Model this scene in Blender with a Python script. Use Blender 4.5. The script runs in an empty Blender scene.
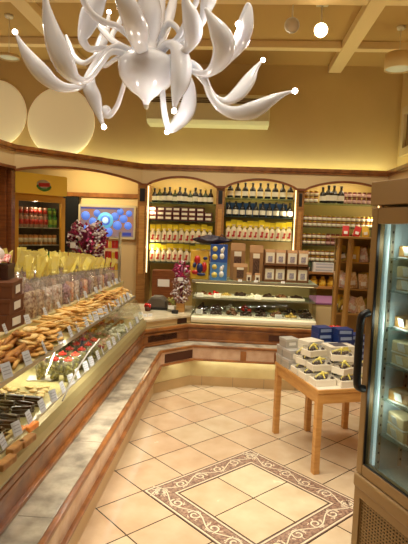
import bpy, math, random
from mathutils import Vector, Matrix
random.seed(7)
D = bpy.data; SC = bpy.context.scene; COL = SC.collection
PI = math.pi
# ------------------------------------------------------------------ camera
FPX = 503.4; YAW, PITCH, ROLL = -.0601, .0854, .0362; H = 1.6665
fw = Vector((math.cos(PITCH)*math.sin(YAW), math.cos(PITCH)*math.cos(YAW), -math.sin(PITCH)))
r0 = Vector((math.cos(YAW), -math.sin(YAW), 0)); u0 = r0.cross(fw)
cr = r0*math.cos(ROLL)+u0*math.sin(ROLL); cu = -r0*math.sin(ROLL)+u0*math.cos(ROLL)
cam = D.cameras.new('camera'); camo = D.objects.new('camera', cam); COL.objects.link(camo)
m = Matrix((cr, cu, -fw)).transposed().to_4x4(); m.translation = (0, 0, H); camo.matrix_world = m
cam.sensor_fit = 'HORIZONTAL'; cam.sensor_width = 36; cam.lens = FPX/408*36
cam.clip_start = .05; SC.camera = camo
CP = Vector((0, 0, H))
def ray(px, py): return fw+cr*((px-204)/FPX)-cu*((py-272)/FPX)
def AZ(px, py, z): d = ray(px, py); return CP+d*((z-H)/d.z)
def AY(px, py, y): d = ray(px, py); return CP+d*(y/d.y)
# ------------------------------------------------------------------ world, exposure, lights
SC.view_settings.view_transform = 'Standard'; SC.view_settings.look = 'None'
SC.view_settings.gamma = 1; SC.view_settings.use_curve_mapping = False
SC.view_settings.exposure = -0.4
W = D.worlds.new('world'); SC.world = W; W.use_nodes = True
W.node_tree.nodes['Background'].inputs[0].default_value = (1, .8, .55, 1)
W.node_tree.nodes['Background'].inputs[1].default_value = .2
WARM = (1, .92, .74)
def light(kind, name, loc, power, color=WARM, size=.1, to=None, **k):
    l = D.lights.new(name, kind); l.energy = power; l.color = color
    if kind == 'AREA':
        l.shape = 'RECTANGLE'; l.size = size[0]; l.size_y = size[1]
    else: l.shadow_soft_size = size
    for a, b in k.items(): setattr(l, a, b)
    o = D.objects.new(name, l); COL.objects.link(o); o.location = loc
    if to is not None: o.rotation_euler = (Vector(to)-Vector(loc)).to_track_quat('-Z', 'Y').to_euler()
    return o
# spots added without fixtures to light the aisle, cases, table and bays
for (x, y, tx, ty, p) in [(-.3, 1.2, -.3, 2.0, 36), (.6, 2.2, .3, 3.2, 42), (-.3, 3.3, -.2, 4.0, 80), (1.25, 4.7, .8, 4.0, 75),
                          (-1.35, 2.6, -1.2, 2.9, 58), (-1.2, 4.3, -1.1, 4.4, 65), (-1.3, 1.2, -1.2, 1.9, 34), (.2, 4.9, .2, 5.6, 75), (-.8, 5.2, -.8, 7.3, 60), (.35, 5.2, .3, 7.3, 60), (1.4, 5.2, 1.4, 7.2, 60), (-1.9, 4.9, -2.4, 6.2, 45)]:
    light('SPOT', 'added_spot_light', (x, y, 3.75), p*1.7, WARM, .10, (tx, ty, 0), spot_size=1.35, spot_blend=.7)
light('AREA', 'added_wash_light', (-.2, 1.6, 3.9), 42, (1, .86, .66), (2.6, 3.2), (-.2, 1.6, 0))  # added soft fill for the room, no fixture behind it
# ------------------------------------------------------------------ materials
def lin(c): return tuple(((v/255)/12.92 if v/255 <= .04045 else ((v/255+.055)/1.055)**2.4) for v in c)+(1,)
MATS = {}
def mat(name, col, rough=.5, metal=0, noise=0, nscale=8, col2=None, emit=0, coat=0, bump=0, stretch=None):
    if name in MATS: return MATS[name]
    mt = D.materials.new(name); mt.use_nodes = True; MATS[name] = mt
    nt = mt.node_tree; b = nt.nodes['Principled BSDF']; b.inputs['Roughness'].default_value = rough
    b.inputs['Metallic'].default_value = metal; c = lin(col); b.inputs['Base Color'].default_value = c
    if coat: b.inputs['Coat Weight'].default_value = coat; b.inputs['Coat Roughness'].default_value = .15
    if emit:
        b.inputs['Emission Color'].default_value = c; b.inputs['Emission Strength'].default_value = emit
    if noise or col2:
        tc = nt.nodes.new('ShaderNodeTexCoord'); mp = nt.nodes.new('ShaderNodeMapping')
        if stretch: mp.inputs['Scale'].default_value = stretch
        nz = nt.nodes.new('ShaderNodeTexNoise'); nz.inputs['Scale'].default_value = nscale; nz.inputs['Detail'].default_value = 5
        nt.links.new(tc.outputs['Object'], mp.inputs[0]); nt.links.new(mp.outputs[0], nz.inputs['Vector'])
        rp = nt.nodes.new('ShaderNodeValToRGB'); rp.color_ramp.elements[0].position = .35; rp.color_ramp.elements[1].position = .65
        c2 = lin(col2) if col2 else tuple(min(1, v*(1-noise)) for v in c[:3])+(1,)
        rp.color_ramp.elements[0].color = c; rp.color_ramp.elements[1].color = c2
        nt.links.new(nz.outputs['Fac'], rp.inputs[0]); nt.links.new(rp.outputs[0], b.inputs['Base Color'])
        if emit: nt.links.new(rp.outputs[0], b.inputs['Emission Color'])
        if bump:
            bp = nt.nodes.new('ShaderNodeBump'); bp.inputs['Strength'].default_value = bump
            nt.links.new(nz.outputs['Fac'], bp.inputs['Height']); nt.links.new(bp.outputs[0], b.inputs['Normal'])
    return mt
def glassy(name, tint=(250, 252, 250), gloss=.1, haze=0, hcol=(255, 255, 255), rough=.03):
    if name in MATS: return MATS[name]
    mt = D.materials.new(name); mt.use_nodes = True; MATS[name] = mt; nt = mt.node_tree
    for n in list(nt.nodes): nt.nodes.remove(n)
    out = nt.nodes.new('ShaderNodeOutputMaterial'); t = nt.nodes.new('ShaderNodeBsdfTransparent'); t.inputs[0].default_value = lin(tint)
    g = nt.nodes.new('ShaderNodeBsdfGlossy'); g.inputs['Roughness'].default_value = rough
    fr = nt.nodes.new('ShaderNodeLayerWeight'); fr.inputs[0].default_value = .5
    pw = nt.nodes.new('ShaderNodeMath'); pw.operation = 'POWER'; pw.inputs[1].default_value = 4; nt.links.new(fr.outputs['Facing'], pw.inputs[0])
    mul = nt.nodes.new('ShaderNodeMath'); mul.operation = 'MULTIPLY_ADD'; mul.inputs[1].default_value = .3; mul.inputs[2].default_value = .02+gloss*.15
    nt.links.new(pw.outputs[0], mul.inputs[0])
    mx = nt.nodes.new('ShaderNodeMixShader'); nt.links.new(mul.outputs[0], mx.inputs[0]); nt.links.new(t.outputs[0], mx.inputs[1]); nt.links.new(g.outputs[0], mx.inputs[2])
    last = mx
    if haze:
        df = nt.nodes.new('ShaderNodeBsdfDiffuse'); df.inputs[0].default_value = lin(hcol)
        m2 = nt.nodes.new('ShaderNodeMixShader'); m2.inputs[0].default_value = haze
        nt.links.new(mx.outputs[0], m2.inputs[1]); nt.links.new(df.outputs[0], m2.inputs[2]); last = m2
    nt.links.new(last.outputs[0], out.inputs[0]); return mt
def tilemat(name, c1, c2, size, mortar=(62, 48, 36), off=(0, 0)):
    mt = D.materials.new(name); mt.use_nodes = True; MATS[name] = mt; nt = mt.node_tree; b = nt.nodes['Principled BSDF']
    b.inputs['Roughness'].default_value = .22
    tc = nt.nodes.new('ShaderNodeTexCoord'); mp = nt.nodes.new('ShaderNodeMapping'); mp.inputs['Location'].default_value = (off[0], off[1], 0)
    nt.links.new(tc.outputs['Object'], mp.inputs[0])
    br = nt.nodes.new('ShaderNodeTexBrick'); br.offset = 0; br.inputs['Scale'].default_value = 1
    br.inputs['Brick Width'].default_value = size; br.inputs['Row Height'].default_value = size; br.inputs['Mortar Size'].default_value = .0040
    br.inputs['Mortar Smooth'].default_value = .1
    br.inputs['Color1'].default_value = lin(c1); br.inputs['Color2'].default_value = lin(c2); br.inputs['Mortar'].default_value = lin(mortar)
    nt.links.new(mp.outputs[0], br.inputs['Vector'])
    nz = nt.nodes.new('ShaderNodeTexNoise'); nz.inputs['Scale'].default_value = 5; nz.inputs['Detail'].default_value = 8
    nt.links.new(tc.outputs['Object'], nz.inputs['Vector'])
    rp = nt.nodes.new('ShaderNodeValToRGB'); rp.color_ramp.elements[0].position = .3; rp.color_ramp.elements[1].position = .72
    rp.color_ramp.elements[0].color = (.82, .74, .68, 1); rp.color_ramp.elements[1].color = (1, 1, 1, 1)
    mx = nt.nodes.new('ShaderNodeMix'); mx.data_type = 'RGBA'; mx.blend_type = 'MULTIPLY'; mx.inputs[0].default_value = 1
    nt.links.new(nz.outputs['Fac'], rp.inputs[0]); nt.links.new(br.outputs['Color'], mx.inputs[6]); nt.links.new(rp.outputs[0], mx.inputs[7])
    nt.links.new(mx.outputs[2], b.inputs['Base Color'])
    bp = nt.nodes.new('ShaderNodeBump'); bp.inputs['Strength'].default_value = .25; bp.invert = True; bp.inputs['Distance'].default_value = .003
    nt.links.new(br.outputs['Fac'], bp.inputs['Height']); nt.links.new(bp.outputs[0], b.inputs['Normal'])
    ra = nt.nodes.new('ShaderNodeMath'); ra.operation = 'MULTIPLY_ADD'; ra.inputs[1].default_value = .25; ra.inputs[2].default_value = .1
    nt.links.new(nz.outputs['Fac'], ra.inputs[0]); nt.links.new(ra.outputs[0], b.inputs['Roughness'])
    return mt
wood = mat('honey_wood', (176, 128, 72), .35, col2=(146, 98, 50), nscale=6, stretch=(1, 1, 8), coat=.3)
woodh = mat('honey_wood_rail', (166, 106, 52), .35, col2=(122, 72, 34), nscale=9, coat=.3)
dwood = mat('dark_wood', (140, 82, 42), .4, col2=(116, 62, 30), nscale=8, stretch=(1, 1, 6))
beech = mat('beech_wood', (208, 156, 88), .4, col2=(192, 136, 70), nscale=7, stretch=(1, 1, 6))
beamw = mat('painted_beam', (240, 214, 164), .7)
ceilm = mat('ochre_ceiling', (196, 160, 100), .9)
wallm = mat('ochre_wall', (208, 178, 124), .85, noise=.06, nscale=2)
wallc = mat('cream_wall', (226, 200, 150), .85)
fascm = mat('peach_fascia', (220, 194, 146), .7)
marble = mat('grey_veined_marble', (204, 194, 172), .18, col2=(140, 132, 118), nscale=8)
pmarble = mat('pink_marble', (232, 204, 176), .25, col2=(210, 172, 142), nscale=9)
ymarble = mat('yellow_marble', (234, 220, 168), .3, col2=(216, 196, 138), nscale=4)
skirtm = mat('skirting_tile', (205, 172, 122), .3, noise=.15, nscale=5)
cream = mat('cream_laminate', (222, 200, 150), .4)
white = mat('white_paint', (235, 228, 210), .4)
whitep = mat('white_card', (240, 238, 232), .6)
greyt = mat('grey_tag_card', (200, 204, 210), .5)
metal = mat('brushed_metal', (190, 185, 165), .3, metal=.7)
olive = mat('champagne_metal', (172, 160, 112), .32, metal=.35)
deckm = mat('pale_display_tray', (200, 188, 132), .3)
glass = glassy('clear_glass')
fglass = glassy('freezer_glass', (222, 232, 230), .25)
shelfg = glassy('shelf_glass', (222, 232, 224), .3, haze=.1, hcol=(150, 190, 180))
cello = glassy('cellophane', (250, 250, 250), .4, haze=.05, rough=.12)
dark = mat('dark_plastic', (28, 26, 26), .4)
black = mat('black_void', (16, 18, 24), .8)
strip = mat('warm_tube', (255, 232, 170), .5, emit=3)
cove = mat('cove_tube', (240, 245, 160), .5, emit=9)
spotem = mat('lamp_glow', (255, 225, 170), .5, emit=60)
tipem = mat('tiny_bulb_glow', (255, 240, 225), .5, emit=25)
murano = mat('white_glass', (240, 244, 255), .12, coat=.8); murano.node_tree.nodes['Principled BSDF'].inputs['Subsurface Weight'].default_value = .08
murano.node_tree.nodes['Principled BSDF'].inputs['Subsurface Radius'].default_value = (.05, .04, .035)
# ------------------------------------------------------------------ mesh helpers
class MB:
    def __init__(s): s.v = []; s.f = []; s.m = []; s.sm = []
    def add(s, vs, fs, mi=0, smooth=False):
        n = len(s.v); s.v += [tuple(v) for v in vs]; s.f += [[i+n for i in f] for f in fs]; s.m += [mi]*len(fs); s.sm += [smooth]*len(fs)
    def box(s, x0, x1, y0, y1, z0, z1, mi=0):
        x0, x1 = min(x0, x1), max(x0, x1); y0, y1 = min(y0, y1), max(y0, y1)
        s.add([(x0,y0,z0),(x1,y0,z0),(x1,y1,z0),(x0,y1,z0),(x0,y0,z1),(x1,y0,z1),(x1,y1,z1),(x0,y1,z1)],
              [(3,2,1,0),(4,5,6,7),(0,1,5,4),(1,2,6,5),(2,3,7,6),(3,0,4,7)], mi)
    def obox(s, c, size, M, mi=0):
        a, b, d = [v/2 for v in size]; c = Vector(c)
        vs = [c+M@Vector(p) for p in [(-a,-b,-d),(a,-b,-d),(a,b,-d),(-a,b,-d),(-a,-b,d),(a,-b,d),(a,b,d),(-a,b,d)]]
        s.add(vs, [(3,2,1,0),(4,5,6,7),(0,1,5,4),(1,2,6,5),(2,3,7,6),(3,0,4,7)], mi)
    def beam(s, p, q, w, d, mi=0, up=(0, 0, 1)):
        p = Vector(p); q = Vector(q); z = (q-p).normalized(); x = Vector(up).cross(z)
        if x.length < 1e-4: x = Vector((1, 0, 0))
        x.normalize(); y = z.cross(x); M = Matrix((x, y, z)).transposed()
        s.obox((p+q)/2, (w, d, (q-p).length), M, mi)
    def prism(s, poly, z0, z1, f=lambda x, y, z: (x, y, z), mi=0):
        a = sum(poly[i][0]*poly[(i+1) % len(poly)][1]-poly[(i+1) % len(poly)][0]*poly[i][1] for i in range(len(poly)))
        if a < 0: poly = poly[::-1]
        n = len(poly); vs = [f(x, y, z0) for x, y in poly]+[f(x, y, z1) for x, y in poly]
        s.add(vs, [list(range(n))[::-1], list(range(n, 2*n))]+[(i, (i+1) % n, (i+1) % n+n, i+n) for i in range(n)], mi)
    def lathe(s, prof, c=(0, 0, 0), n=14, mi=0, smooth=True, sx=1, sy=1, caps=True):
        vs = []; k = len(prof)
        for r, z in prof:
            for i in range(n): a = 2*PI*i/n; vs.append((c[0]+sx*r*math.cos(a), c[1]+sy*r*math.sin(a), c[2]+z))
        fs = [(j*n+i, j*n+(i+1) % n, (j+1)*n+(i+1) % n, (j+1)*n+i) for j in range(k-1) for i in range(n)]
        if caps and prof[0][0] > 1e-4: fs.append(list(range(n))[::-1])
        if caps and prof[-1][0] > 1e-4: fs.append([(k-1)*n+i for i in range(n)])
        s.add(vs, fs, mi, smooth)
    def tube(s, pts, rad, n=8, mi=0, flat=1, smooth=True):
        pts = [Vector(p) for p in pts]; k = len(pts)
        if not hasattr(rad, '__len__'): rad = [rad]*k
        vs = []; ref = None
        for j, p in enumerate(pts):
            t = (pts[min(j+1, k-1)]-pts[max(j-1, 0)]).normalized()
            if ref is None: ref = Vector((0, 1, 0)) if abs(t.y) < .9 else Vector((1, 0, 0))
            x = ref-t*ref.dot(t); x.normalize(); ref = x; y = t.cross(x)
            for i in range(n):
                a = 2*PI*i/n; vs.append(p+x*(rad[j]*flat*math.cos(a))+y*(rad[j]*math.sin(a)))
        fs = [(j*n+i, j*n+(i+1) % n, (j+1)*n+(i+1) % n, (j+1)*n+i) for j in range(k-1) for i in range(n)]
        fs += [list(range(n))[::-1], [(k-1)*n+i for i in range(n)]]
        s.add(vs, fs, mi, smooth)
    def ball(s, c, r, n=10, mi=0, sx=1, sy=1, sz=1):
        k = max(5, n//2+1)
        s.lathe([(max(1e-5, r*math.sin(PI*i/k)), -r*sz*math.cos(PI*i/k)) for i in range(k+1)], c, n, mi, True, sx, sy)
    def build(s, name, mats, parent=None, bevel=0, loc=None):
        me = D.meshes.new(name); me.from_pydata(s.v, [], s.f)
        if not isinstance(mats, (list, tuple)): mats = [mats]
        for q in mats: me.materials.append(q)
        me.polygons.foreach_set('material_index', s.m); me.polygons.foreach_set('use_smooth', s.sm); me.update()
        o = D.objects.new(name, me); COL.objects.link(o)
        if parent: o.parent = parent
        if loc is not None: o.location = loc
        if bevel:
            b = o.modifiers.new('bevel', 'BEVEL'); b.width = bevel; b.segments = 2; b.limit_method = 'ANGLE'
        return o
def tag(o, label, cat, group=None):
    o['label'] = label; o['category'] = cat
    if group: o['group'] = group
    return o
def thing(name, label, cat, loc=(0, 0, 0), rz=0, group=None):
    o = D.objects.new(name, None); COL.objects.link(o); o.empty_display_size = .05; o.location = loc; o.rotation_euler = (0, 0, rz)
    return tag(o, label, cat, group)
def struct(o): o['kind'] = 'structure'; return o
def sbox(name, m, *a, **k):
    b = MB(); b.box(*a); return struct(b.build(name, m, **k))
def copy_tree(o, parent=None):
    c = o.copy(); COL.objects.link(c)
    if parent: c.parent = parent
    for ch in list(o.children): copy_tree(ch, c)
    return c
USED = set()
def put(proto, loc, rot=0, label=None, group=None, scale=1):
    if proto.name in USED: o = copy_tree(proto)
    else: o = proto; USED.add(proto.name)
    o.location = loc; o.rotation_euler = rot if hasattr(rot, '__len__') else (0, 0, rot)
    o.scale = scale if hasattr(scale, '__len__') else (scale,)*3
    if label: o['label'] = label
    if group: o['group'] = group
    return o
ORD = ['first','second','third','fourth','fifth','sixth','seventh','eighth','ninth','tenth','eleventh','twelfth','thirteenth','fourteenth','fifteenth','sixteenth',
       'seventeenth','eighteenth','nineteenth','twentieth','twenty-first','twenty-second','twenty-third','twenty-fourth','twenty-fifth','twenty-sixth','twenty-seventh','twenty-eighth','twenty-ninth','thirtieth','thirty-first','thirty-second']
def rrect(x0, x1, y0, y1, r, n=4):
    p = []
    for cx, cy, a in ((x1-r, y1-r, 0), (x0+r, y1-r, 90), (x0+r, y0+r, 180), (x1-r, y0+r, 270)):
        for i in range(n+1): t = math.radians(a+90*i/n); p.append((cx+r*math.cos(t), cy+r*math.sin(t)))
    return p
def catmull(P, n=6):
    P = [Vector(p) for p in P]; out = []
    for i in range(len(P)-1):
        p0 = P[max(i-1, 0)]; p1 = P[i]; p2 = P[i+1]; p3 = P[min(i+2, len(P)-1)]
        for k in range(n):
            t = k/n; out.append(.5*((2*p1)+(p2-p0)*t+(2*p0-5*p1+4*p2-p3)*t*t+(3*p1-p0-3*p2+p3)*t**3))
    out.append(P[-1]); return out
def offset(path, d):  # offset a polyline in plan to its left by d, mitred
    out = []
    for i, p in enumerate(path):
        p = Vector(p); ns = []
        if i > 0: e = (p-Vector(path[i-1])).normalized(); ns.append(Vector((-e.y, e.x)))
        if i < len(path)-1: e = (Vector(path[i+1])-p).normalized(); ns.append(Vector((-e.y, e.x)))
        nn = sum(ns, Vector((0, 0))).normalized(); out.append(p+nn*(d/nn.dot(ns[0])))
    return out
def strip_mesh(mb, path, d0, d1, z0, z1, mi=0):
    a = offset(path, d0); b = offset(path, d1); n = len(path)
    vs = []
    for i in range(n): vs += [(a[i].x, a[i].y, z0), (b[i].x, b[i].y, z0), (b[i].x, b[i].y, z1), (a[i].x, a[i].y, z1)]
    fs = [(0, 1, 2, 3), ((n-1)*4+3, (n-1)*4+2, (n-1)*4+1, (n-1)*4)]
    for i in range(n-1):
        q = i*4
        for k in range(4): fs.append((q+k, q+4+k, q+4+(k+1) % 4, q+(k+1) % 4))
    mb.add(vs, fs, mi)
# ------------------------------------------------------------------ the room
T = .33; S2 = math.sqrt(.5)
GX, GY = .178, 3.500              # inner top corner of the inlay
def G(u, v, z=0): return Vector((GX+(u-v)*T*S2, GY-(u+v)*T*S2, z))
tile_a = tilemat('beige_floor_tile', (224, 206, 174), (220, 190, 158), T)
tile_b = tilemat('pale_floor_tile', (230, 216, 182), (226, 198, 164), T)
o5 = G(-.5, -.5)
RZ = -PI/4
mb = MB(); R = Matrix.Rotation(-RZ, 3, 'Z')
vs = [R@(Vector(p)-o5) for p in [(-4.4, -2.6, 0), (2.4, -2.6, 0), (2.4, 7.6, 0), (-4.4, 7.6, 0)]]
mb.add([tuple(v) for v in vs]+[(v.x, v.y, -.1) for v in vs], [(0,1,2,3),(7,6,5,4),(0,4,5,1),(1,5,6,2),(2,6,7,3),(3,7,4,0)])
fl = struct(mb.build('floor', tile_a)); fl.location = o5; fl.rotation_euler = (0, 0, RZ)
mb = MB(); mb.box(0, 2*T, -2*T, 0, .0005, .0012)
fi = struct(mb.build('floor', tile_b)); fi.location = G(0, 0); fi.rotation_euler = (0, 0, RZ)
# patterned border
bm_ = mat('border_ground', (184, 152, 130), .3, col2=(112, 82, 70), nscale=55)
bl = mat('border_vine', (238, 220, 192), .3); bp_ = mat('border_leaf', (140, 88, 70), .3); bd = mat('border_line', (84, 62, 52), .4)
mb = MB(); L = 3*T; w = .5*T
for a in ((0, L, -w, 0), (0, L, -L, -L+w), (0, w, -L+w, -w), (L-w, L, -L+w, -w)): mb.box(*a, .0004, .0016, 0)
def ring(o, t, mi, z):
    for a in ((o, L-o, -o-t, -o), (o, L-o, -L+o, -L+o+t), (o, o+t, -L+o+t, -o-t), (L-o-t, L-o, -L+o+t, -o-t)): mb.box(*a, .0016, z, mi)
ring(0, .006, 3, .0019); ring(.010, .010, 1, .0020); ring(.024, .003, 3, .0019); ring(w-.006, .006, 3, .0019); ring(w-.020, .010, 1, .0020); ring(w-.027, .003, 3, .0019)
def ribbon(pts, r, mi, z=.0022):
    n = len(pts); vs = []
    for j in range(n):
        t = (pts[min(j+1, n-1)]-pts[max(j-1, 0)]).normalized(); nn = Vector((-t.y, t.x)); rr = r*(1 if j < n-2 else .5)
        vs += [(pts[j].x+nn.x*rr, pts[j].y+nn.y*rr, z), (pts[j].x-nn.x*rr, pts[j].y-nn.y*rr, z)]
    mb.add(vs, [(2*j, 2*j+1, 2*j+3, 2*j+2) for j in range(n-1)], mi)
def vine(P, dx):   # along one side; P start, dx unit
    ny = Vector((-dx.y, dx.x)); n = int(L/ (T/2))
    for k in range(n):
        sg = 1 if k % 2 else -1; c = P+dx*((k+.5)*T/2)
        pts = []
        for i in range(22):
            t = i/21; a = PI*.9+t*4.2*PI/1.5; rr = .046*(1-t*.8); pts.append(c+dx*(rr*math.cos(a))+ny*(sg*rr*math.sin(a)))
        ribbon(pts, .0085, 3, .0021); ribbon(pts, .0058, 1)
        for j in range(11):
            a = j*.6+k; q = c+dx*(.052*math.cos(a))+ny*(.040*math.sin(a)); e = Vector((math.cos(a*2), math.sin(a*2)))
            ribbon([q-e*.011, q, q+e*.011], .0055, 2 if j % 2 else 1, .0021)
    pts = [P+dx*(L*i/72)+ny*(.030*math.sin(i/72*L/T*2*PI)) for i in range(73)]; ribbon(pts, .0065, 3, .0023); ribbon(pts, .0045, 1, .0025)
for P, dx in ((Vector((0, -w/2)), Vector((1, 0))), (Vector((0, -L+w/2)), Vector((1, 0))), (Vector((w/2, 0)), Vector((0, -1))), (Vector((L-w/2, 0)), Vector((0, -1)))): vine(P, dx)
br_ = struct(mb.build('trim_1', [bm_, bl, bp_, bd])); br_.location = o5; br_.rotation_euler = (0, 0, RZ)
CZ = 4.05
sbox('ceiling', ceilm, -4.4, 2.4, -2.6, 7.6, CZ, CZ+.1)
sbox('wall_back', wallm, -4.4, 2.4, 7.5, 7.6, 0, CZ)
sbox('wall_right', wallm, 2.27, 2.4, -2.6, 7.5, 0, CZ)
sbox('wall_left', wallm, -4.4, -4.25, -2.6, 7.5, 0, CZ)
sbox('wall_front', wallm, -4.25, 2.27, -2.6, -2.5, 0, CZ)
sbox('wall_left', wallc, -2.9, -2.72, -2.5, 5.55, 0, 2.3)
sbox('wall_back', wallc, -2.32, -1.40, 7.44, 7.5, 0, 2.08)     # cream panel behind the screen
k = 2
for x in (-2.36, -1.13, .09, 1.31):
    if x in (-1.13, .09): continue
    b = MB(); b.box(x-.09, x+.09, -2.5, 7.5, 3.95, CZ); struct(b.build('trim_%d' % k, beamw, bevel=.006)); k += 1
for y in (.1, 1.4, 2.7, 4.0, 5.3, 6.62):
    b = MB()
    for x0, x1 in ((-4.25, -2.45), (-2.27, 1.22), (1.40, 2.27)): b.box(x0, x1, y-.06, y+.06, 3.96, CZ)
    struct(b.build('trim_%d' % k, beamw, bevel=.006)); k += 1
# soffit: fascia board with arches, trims, top board with the cove tube
FP = [(-2.72, 4.0), (-2.53, 5.63), (-1.33, 7.02), (2.04, 7.05), (2.04, 2.2)]
b = MB(); b.prism([(-2.72, 4.0), (-2.53, 5.63), (-1.33, 7.02), (2.04, 7.05), (2.04, 2.2), (2.27, 2.2), (2.27, 7.5), (-4.25, 7.5), (-4.25, 4.0)], 2.47, 2.5)
struct(b.build('trim_%d' % k, fascm)); k += 1
def fascia(p, q, arches, zb, crest, zt=2.50):
    """board from p to q with arched bottom edge; arches = [(s0,s1)] in metres"""
    global k
    p = Vector(p); q = Vector(q); e = (q-p).normalized(); n = Vector((e.y, -e.x)); Lg = (q-p).length
    bot = []
    if not arches: bot = [(0, zb), (Lg, zb)]
    else:
        bot.append((0, zb))
        for s0, s1 in arches:
            for i in range(25):
                t = i/24; bot.append((s0+(s1-s0)*t, zb+(crest-zb)*(math.sin(PI*t)**.75 if 0 < t < 1 else 0)))
        bot.append((Lg, zb))
    clean = [bot[0]]
    for c in bot[1:]:
        if c[0]-clean[-1][0] > 1e-4: clean.append(c)
    # quads strip
    vs = []
    for s, z in clean:
        for dd in (0, -.03):
            c = p+e*s+n*(0 if dd == 0 else -.03); vs += [(c.x, c.y, z), (c.x, c.y, zt)]
    m_ = len(clean); fs = []
    for i in range(m_-1):
        a = i*4; c = a+4
        fs += [(a, c, c+1, a+1), (a+2, a+3, c+3, c+2), (a, a+2, c+2, c), (a+1, c+1, c+3, a+3)]
    fs += [(0, 1, 3, 2), ((m_-1)*4, (m_-1)*4+2, (m_-1)*4+3, (m_-1)*4+1)]
    b = MB(); b.add(vs, fs); struct(b.build('trim_%d' % k, fascm)); k += 1
    b = MB()
    pts = [Vector((*(p+e*s+n*.006), z)) for s, z in clean]
    for i in range(len(pts)-1): b.beam(pts[i], pts[i+1]+(pts[i+1]-pts[i]).normalized()*.004, .03, .022, up=(n.x, n.y, 0))
    struct(b.build('trim_%d' % k, dwood)); k += 1
fascia(FP[0], FP[1], [], 2.28, 2.28); fascia(FP[1], FP[2], [(.0, 1.83)], 2.25, 2.36)
xs = [-1.30, -.26, .86, 2.03]
fascia(FP[2], FP[3], [(-1.255+1.33, -.30+1.33), (-.17+1.33, .81+1.33), (.93+1.33, 2.02+1.33)], 2.25, 2.37)
fascia(FP[3], FP[4], [], 2.25, 2.25)
b = MB(); strip_mesh(b, FP, -.035, 0, 2.49, 2.535); strip_mesh(b, FP, -.02, 0, 2.46, 2.49); struct(b.build('trim_%d' % k, woodh)); k += 1
b = MB(); strip_mesh(b, [(-4.0, 7.40), (2.05, 7.40), (2.12, 4.2)], 0, .03, 2.505, 2.53); tag(b.build('cove_light_tube', cove), 'long pale yellow light tube glowing along the top of the wall soffit', 'light')
light('AREA', 'cove_light', (-.9, 7.38, 2.56), 11, (.92, 1, .76), (6.2, .06), (-.9, 7.42, 4))
light('AREA', 'cove_light', (-3.4, 5.6, 2.6), 10, (1, .95, .72), (1.2, 2.6), (-3.4, 5.6, 4))
light('AREA', 'cove_light', (2.16, 4.6, 2.53), 7, (1, .95, .65), (.06, 4.5), (2.16, 4.6, 4))
# niche lamp above the screen
light('AREA', 'niche_light', (-2.1, 6.9, 2.42), 12, (1, .86, .5), (.9, .1), (-2.1, 7.5, 1.9))
# posts between the bays
def post(name, x0, x1, y0, y1, z1, m1, lbl=None):
    global k
    b = MB(); b.box(x0, x1, y0, y1, 0, z1, 0); b.box(x0+.03, x1-.03, y0-.012, y0, 1.0, 1.95, 1); b.box(x0+.03, x1-.03, y0-.012, y0, 2.02, 2.20, 2)
    struct(b.build('trim_%d' % k, [m1, beech, dark], bevel=.004)); k += 1
post('p', -1.395, -1.262, 7.06, 7.5, 2.27, wood); post('p', -.292, -.175, 7.06, 7.5, 2.27, wood); post('p', .818, .922, 7.06, 7.5, 2.27, wood); post('p', 1.95, 2.03, 7.06, 7.5, 2.27, wood)
b = MB(); b.box(-2.71, -2.60, 5.56, 5.72, 0, 2.3); b.box(-2.60, -2.55, 5.60, 5.70, 0, 2.3); struct(b.build('trim_%d' % k, dwood, bevel=.005)); k += 1
b = MB(); b.box(-2.9, -1.395, 7.41, 7.44, 2.08, 2.14); struct(b.build('trim_%d' % k, woodh)); k += 1
# dark doorway beside the screen
b = MB(); b.box(-2.62, -2.36, 7.42, 7.48, 0, 2.08); struct(b.build('door_1', black)); 
# window frame high on the right wall
b = MB()
for a in ((6.2, 7.2, 2.75, 2.85), (6.2, 7.2, 3.3, 3.4), (6.2, 6.3, 2.85, 3.3), (7.1, 7.2, 2.85, 3.3)): b.box(2.2, 2.27, a[0], a[1], a[2], a[3], 0)
b.box(2.24, 2.26, 6.3, 7.1, 2.85, 3.3, 1)
struct(b.build('window_1', [mat('frame_beige', (200, 178, 140), .5), mat('dim_pane', (130, 105, 75), .2)]))
# back panels inside the bays
yel = mat('yellow_bay_back', (196, 166, 96), .5)
for (x0, x1) in ((-1.262, -.292), (-.175, .818), (.922, 1.95)):
    struct(sbox('wall_back', yel, x0, x1, 7.47, 7.5, 0, 2.47))
# ------------------------------------------------------------------ upper wall fittings
def panel_disc(px, py, r, lbl):
    c = AY(px, py, 7.36)
    b = MB(); pr = [(r*.02, .06)]+[(r*math.sin(t), .06*math.cos(t)) for t in [PI/2*i/10 for i in range(1, 11)]]+[(r*.96, -.04), (r*.9, -.05)]
    b.lathe(pr, n=48); o = b.build('wall_disc', mat('disc_white', (250, 234, 190), .6, emit=.22)); o.location = c+Vector((0, .085, 0)); o.rotation_euler = (PI/2, 0, 0)
    tag(o, lbl, 'wall disc'); return o
panel_disc(59, 121, .51, 'large round cream disc on the upper wall, whole, right of the cut-off one')
panel_disc(-8, 112, .49, 'large round cream disc on the upper wall, cut off by the left edge')
ac = thing('air_conditioner', 'long pale air conditioner with dark slots high on the ochre wall', 'air conditioner', (-.46, 7.5, 3.13))
b = MB(); b.prism([(0, .0), (-.28, .0), (-.35, .05), (-.37, .24), (-.35, .40), (0, .40)], -.86, .86, lambda x, y, z: (z, x-.002, y)); b.build('body', mat('ac_body', (224, 218, 180), .5), ac, bevel=.01)
b = MB(); b.box(-.80, .80, -.376, -.345, .275, .345) ; b.build('air_slot', mat('slot_brown', (92, 68, 44), .7), ac)
b = MB()
for z in (.295, .32): b.box(-.80, .80, -.382, -.374, z, z+.005)
b.build('louvre', mat('ac_body', 0), ac)
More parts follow.
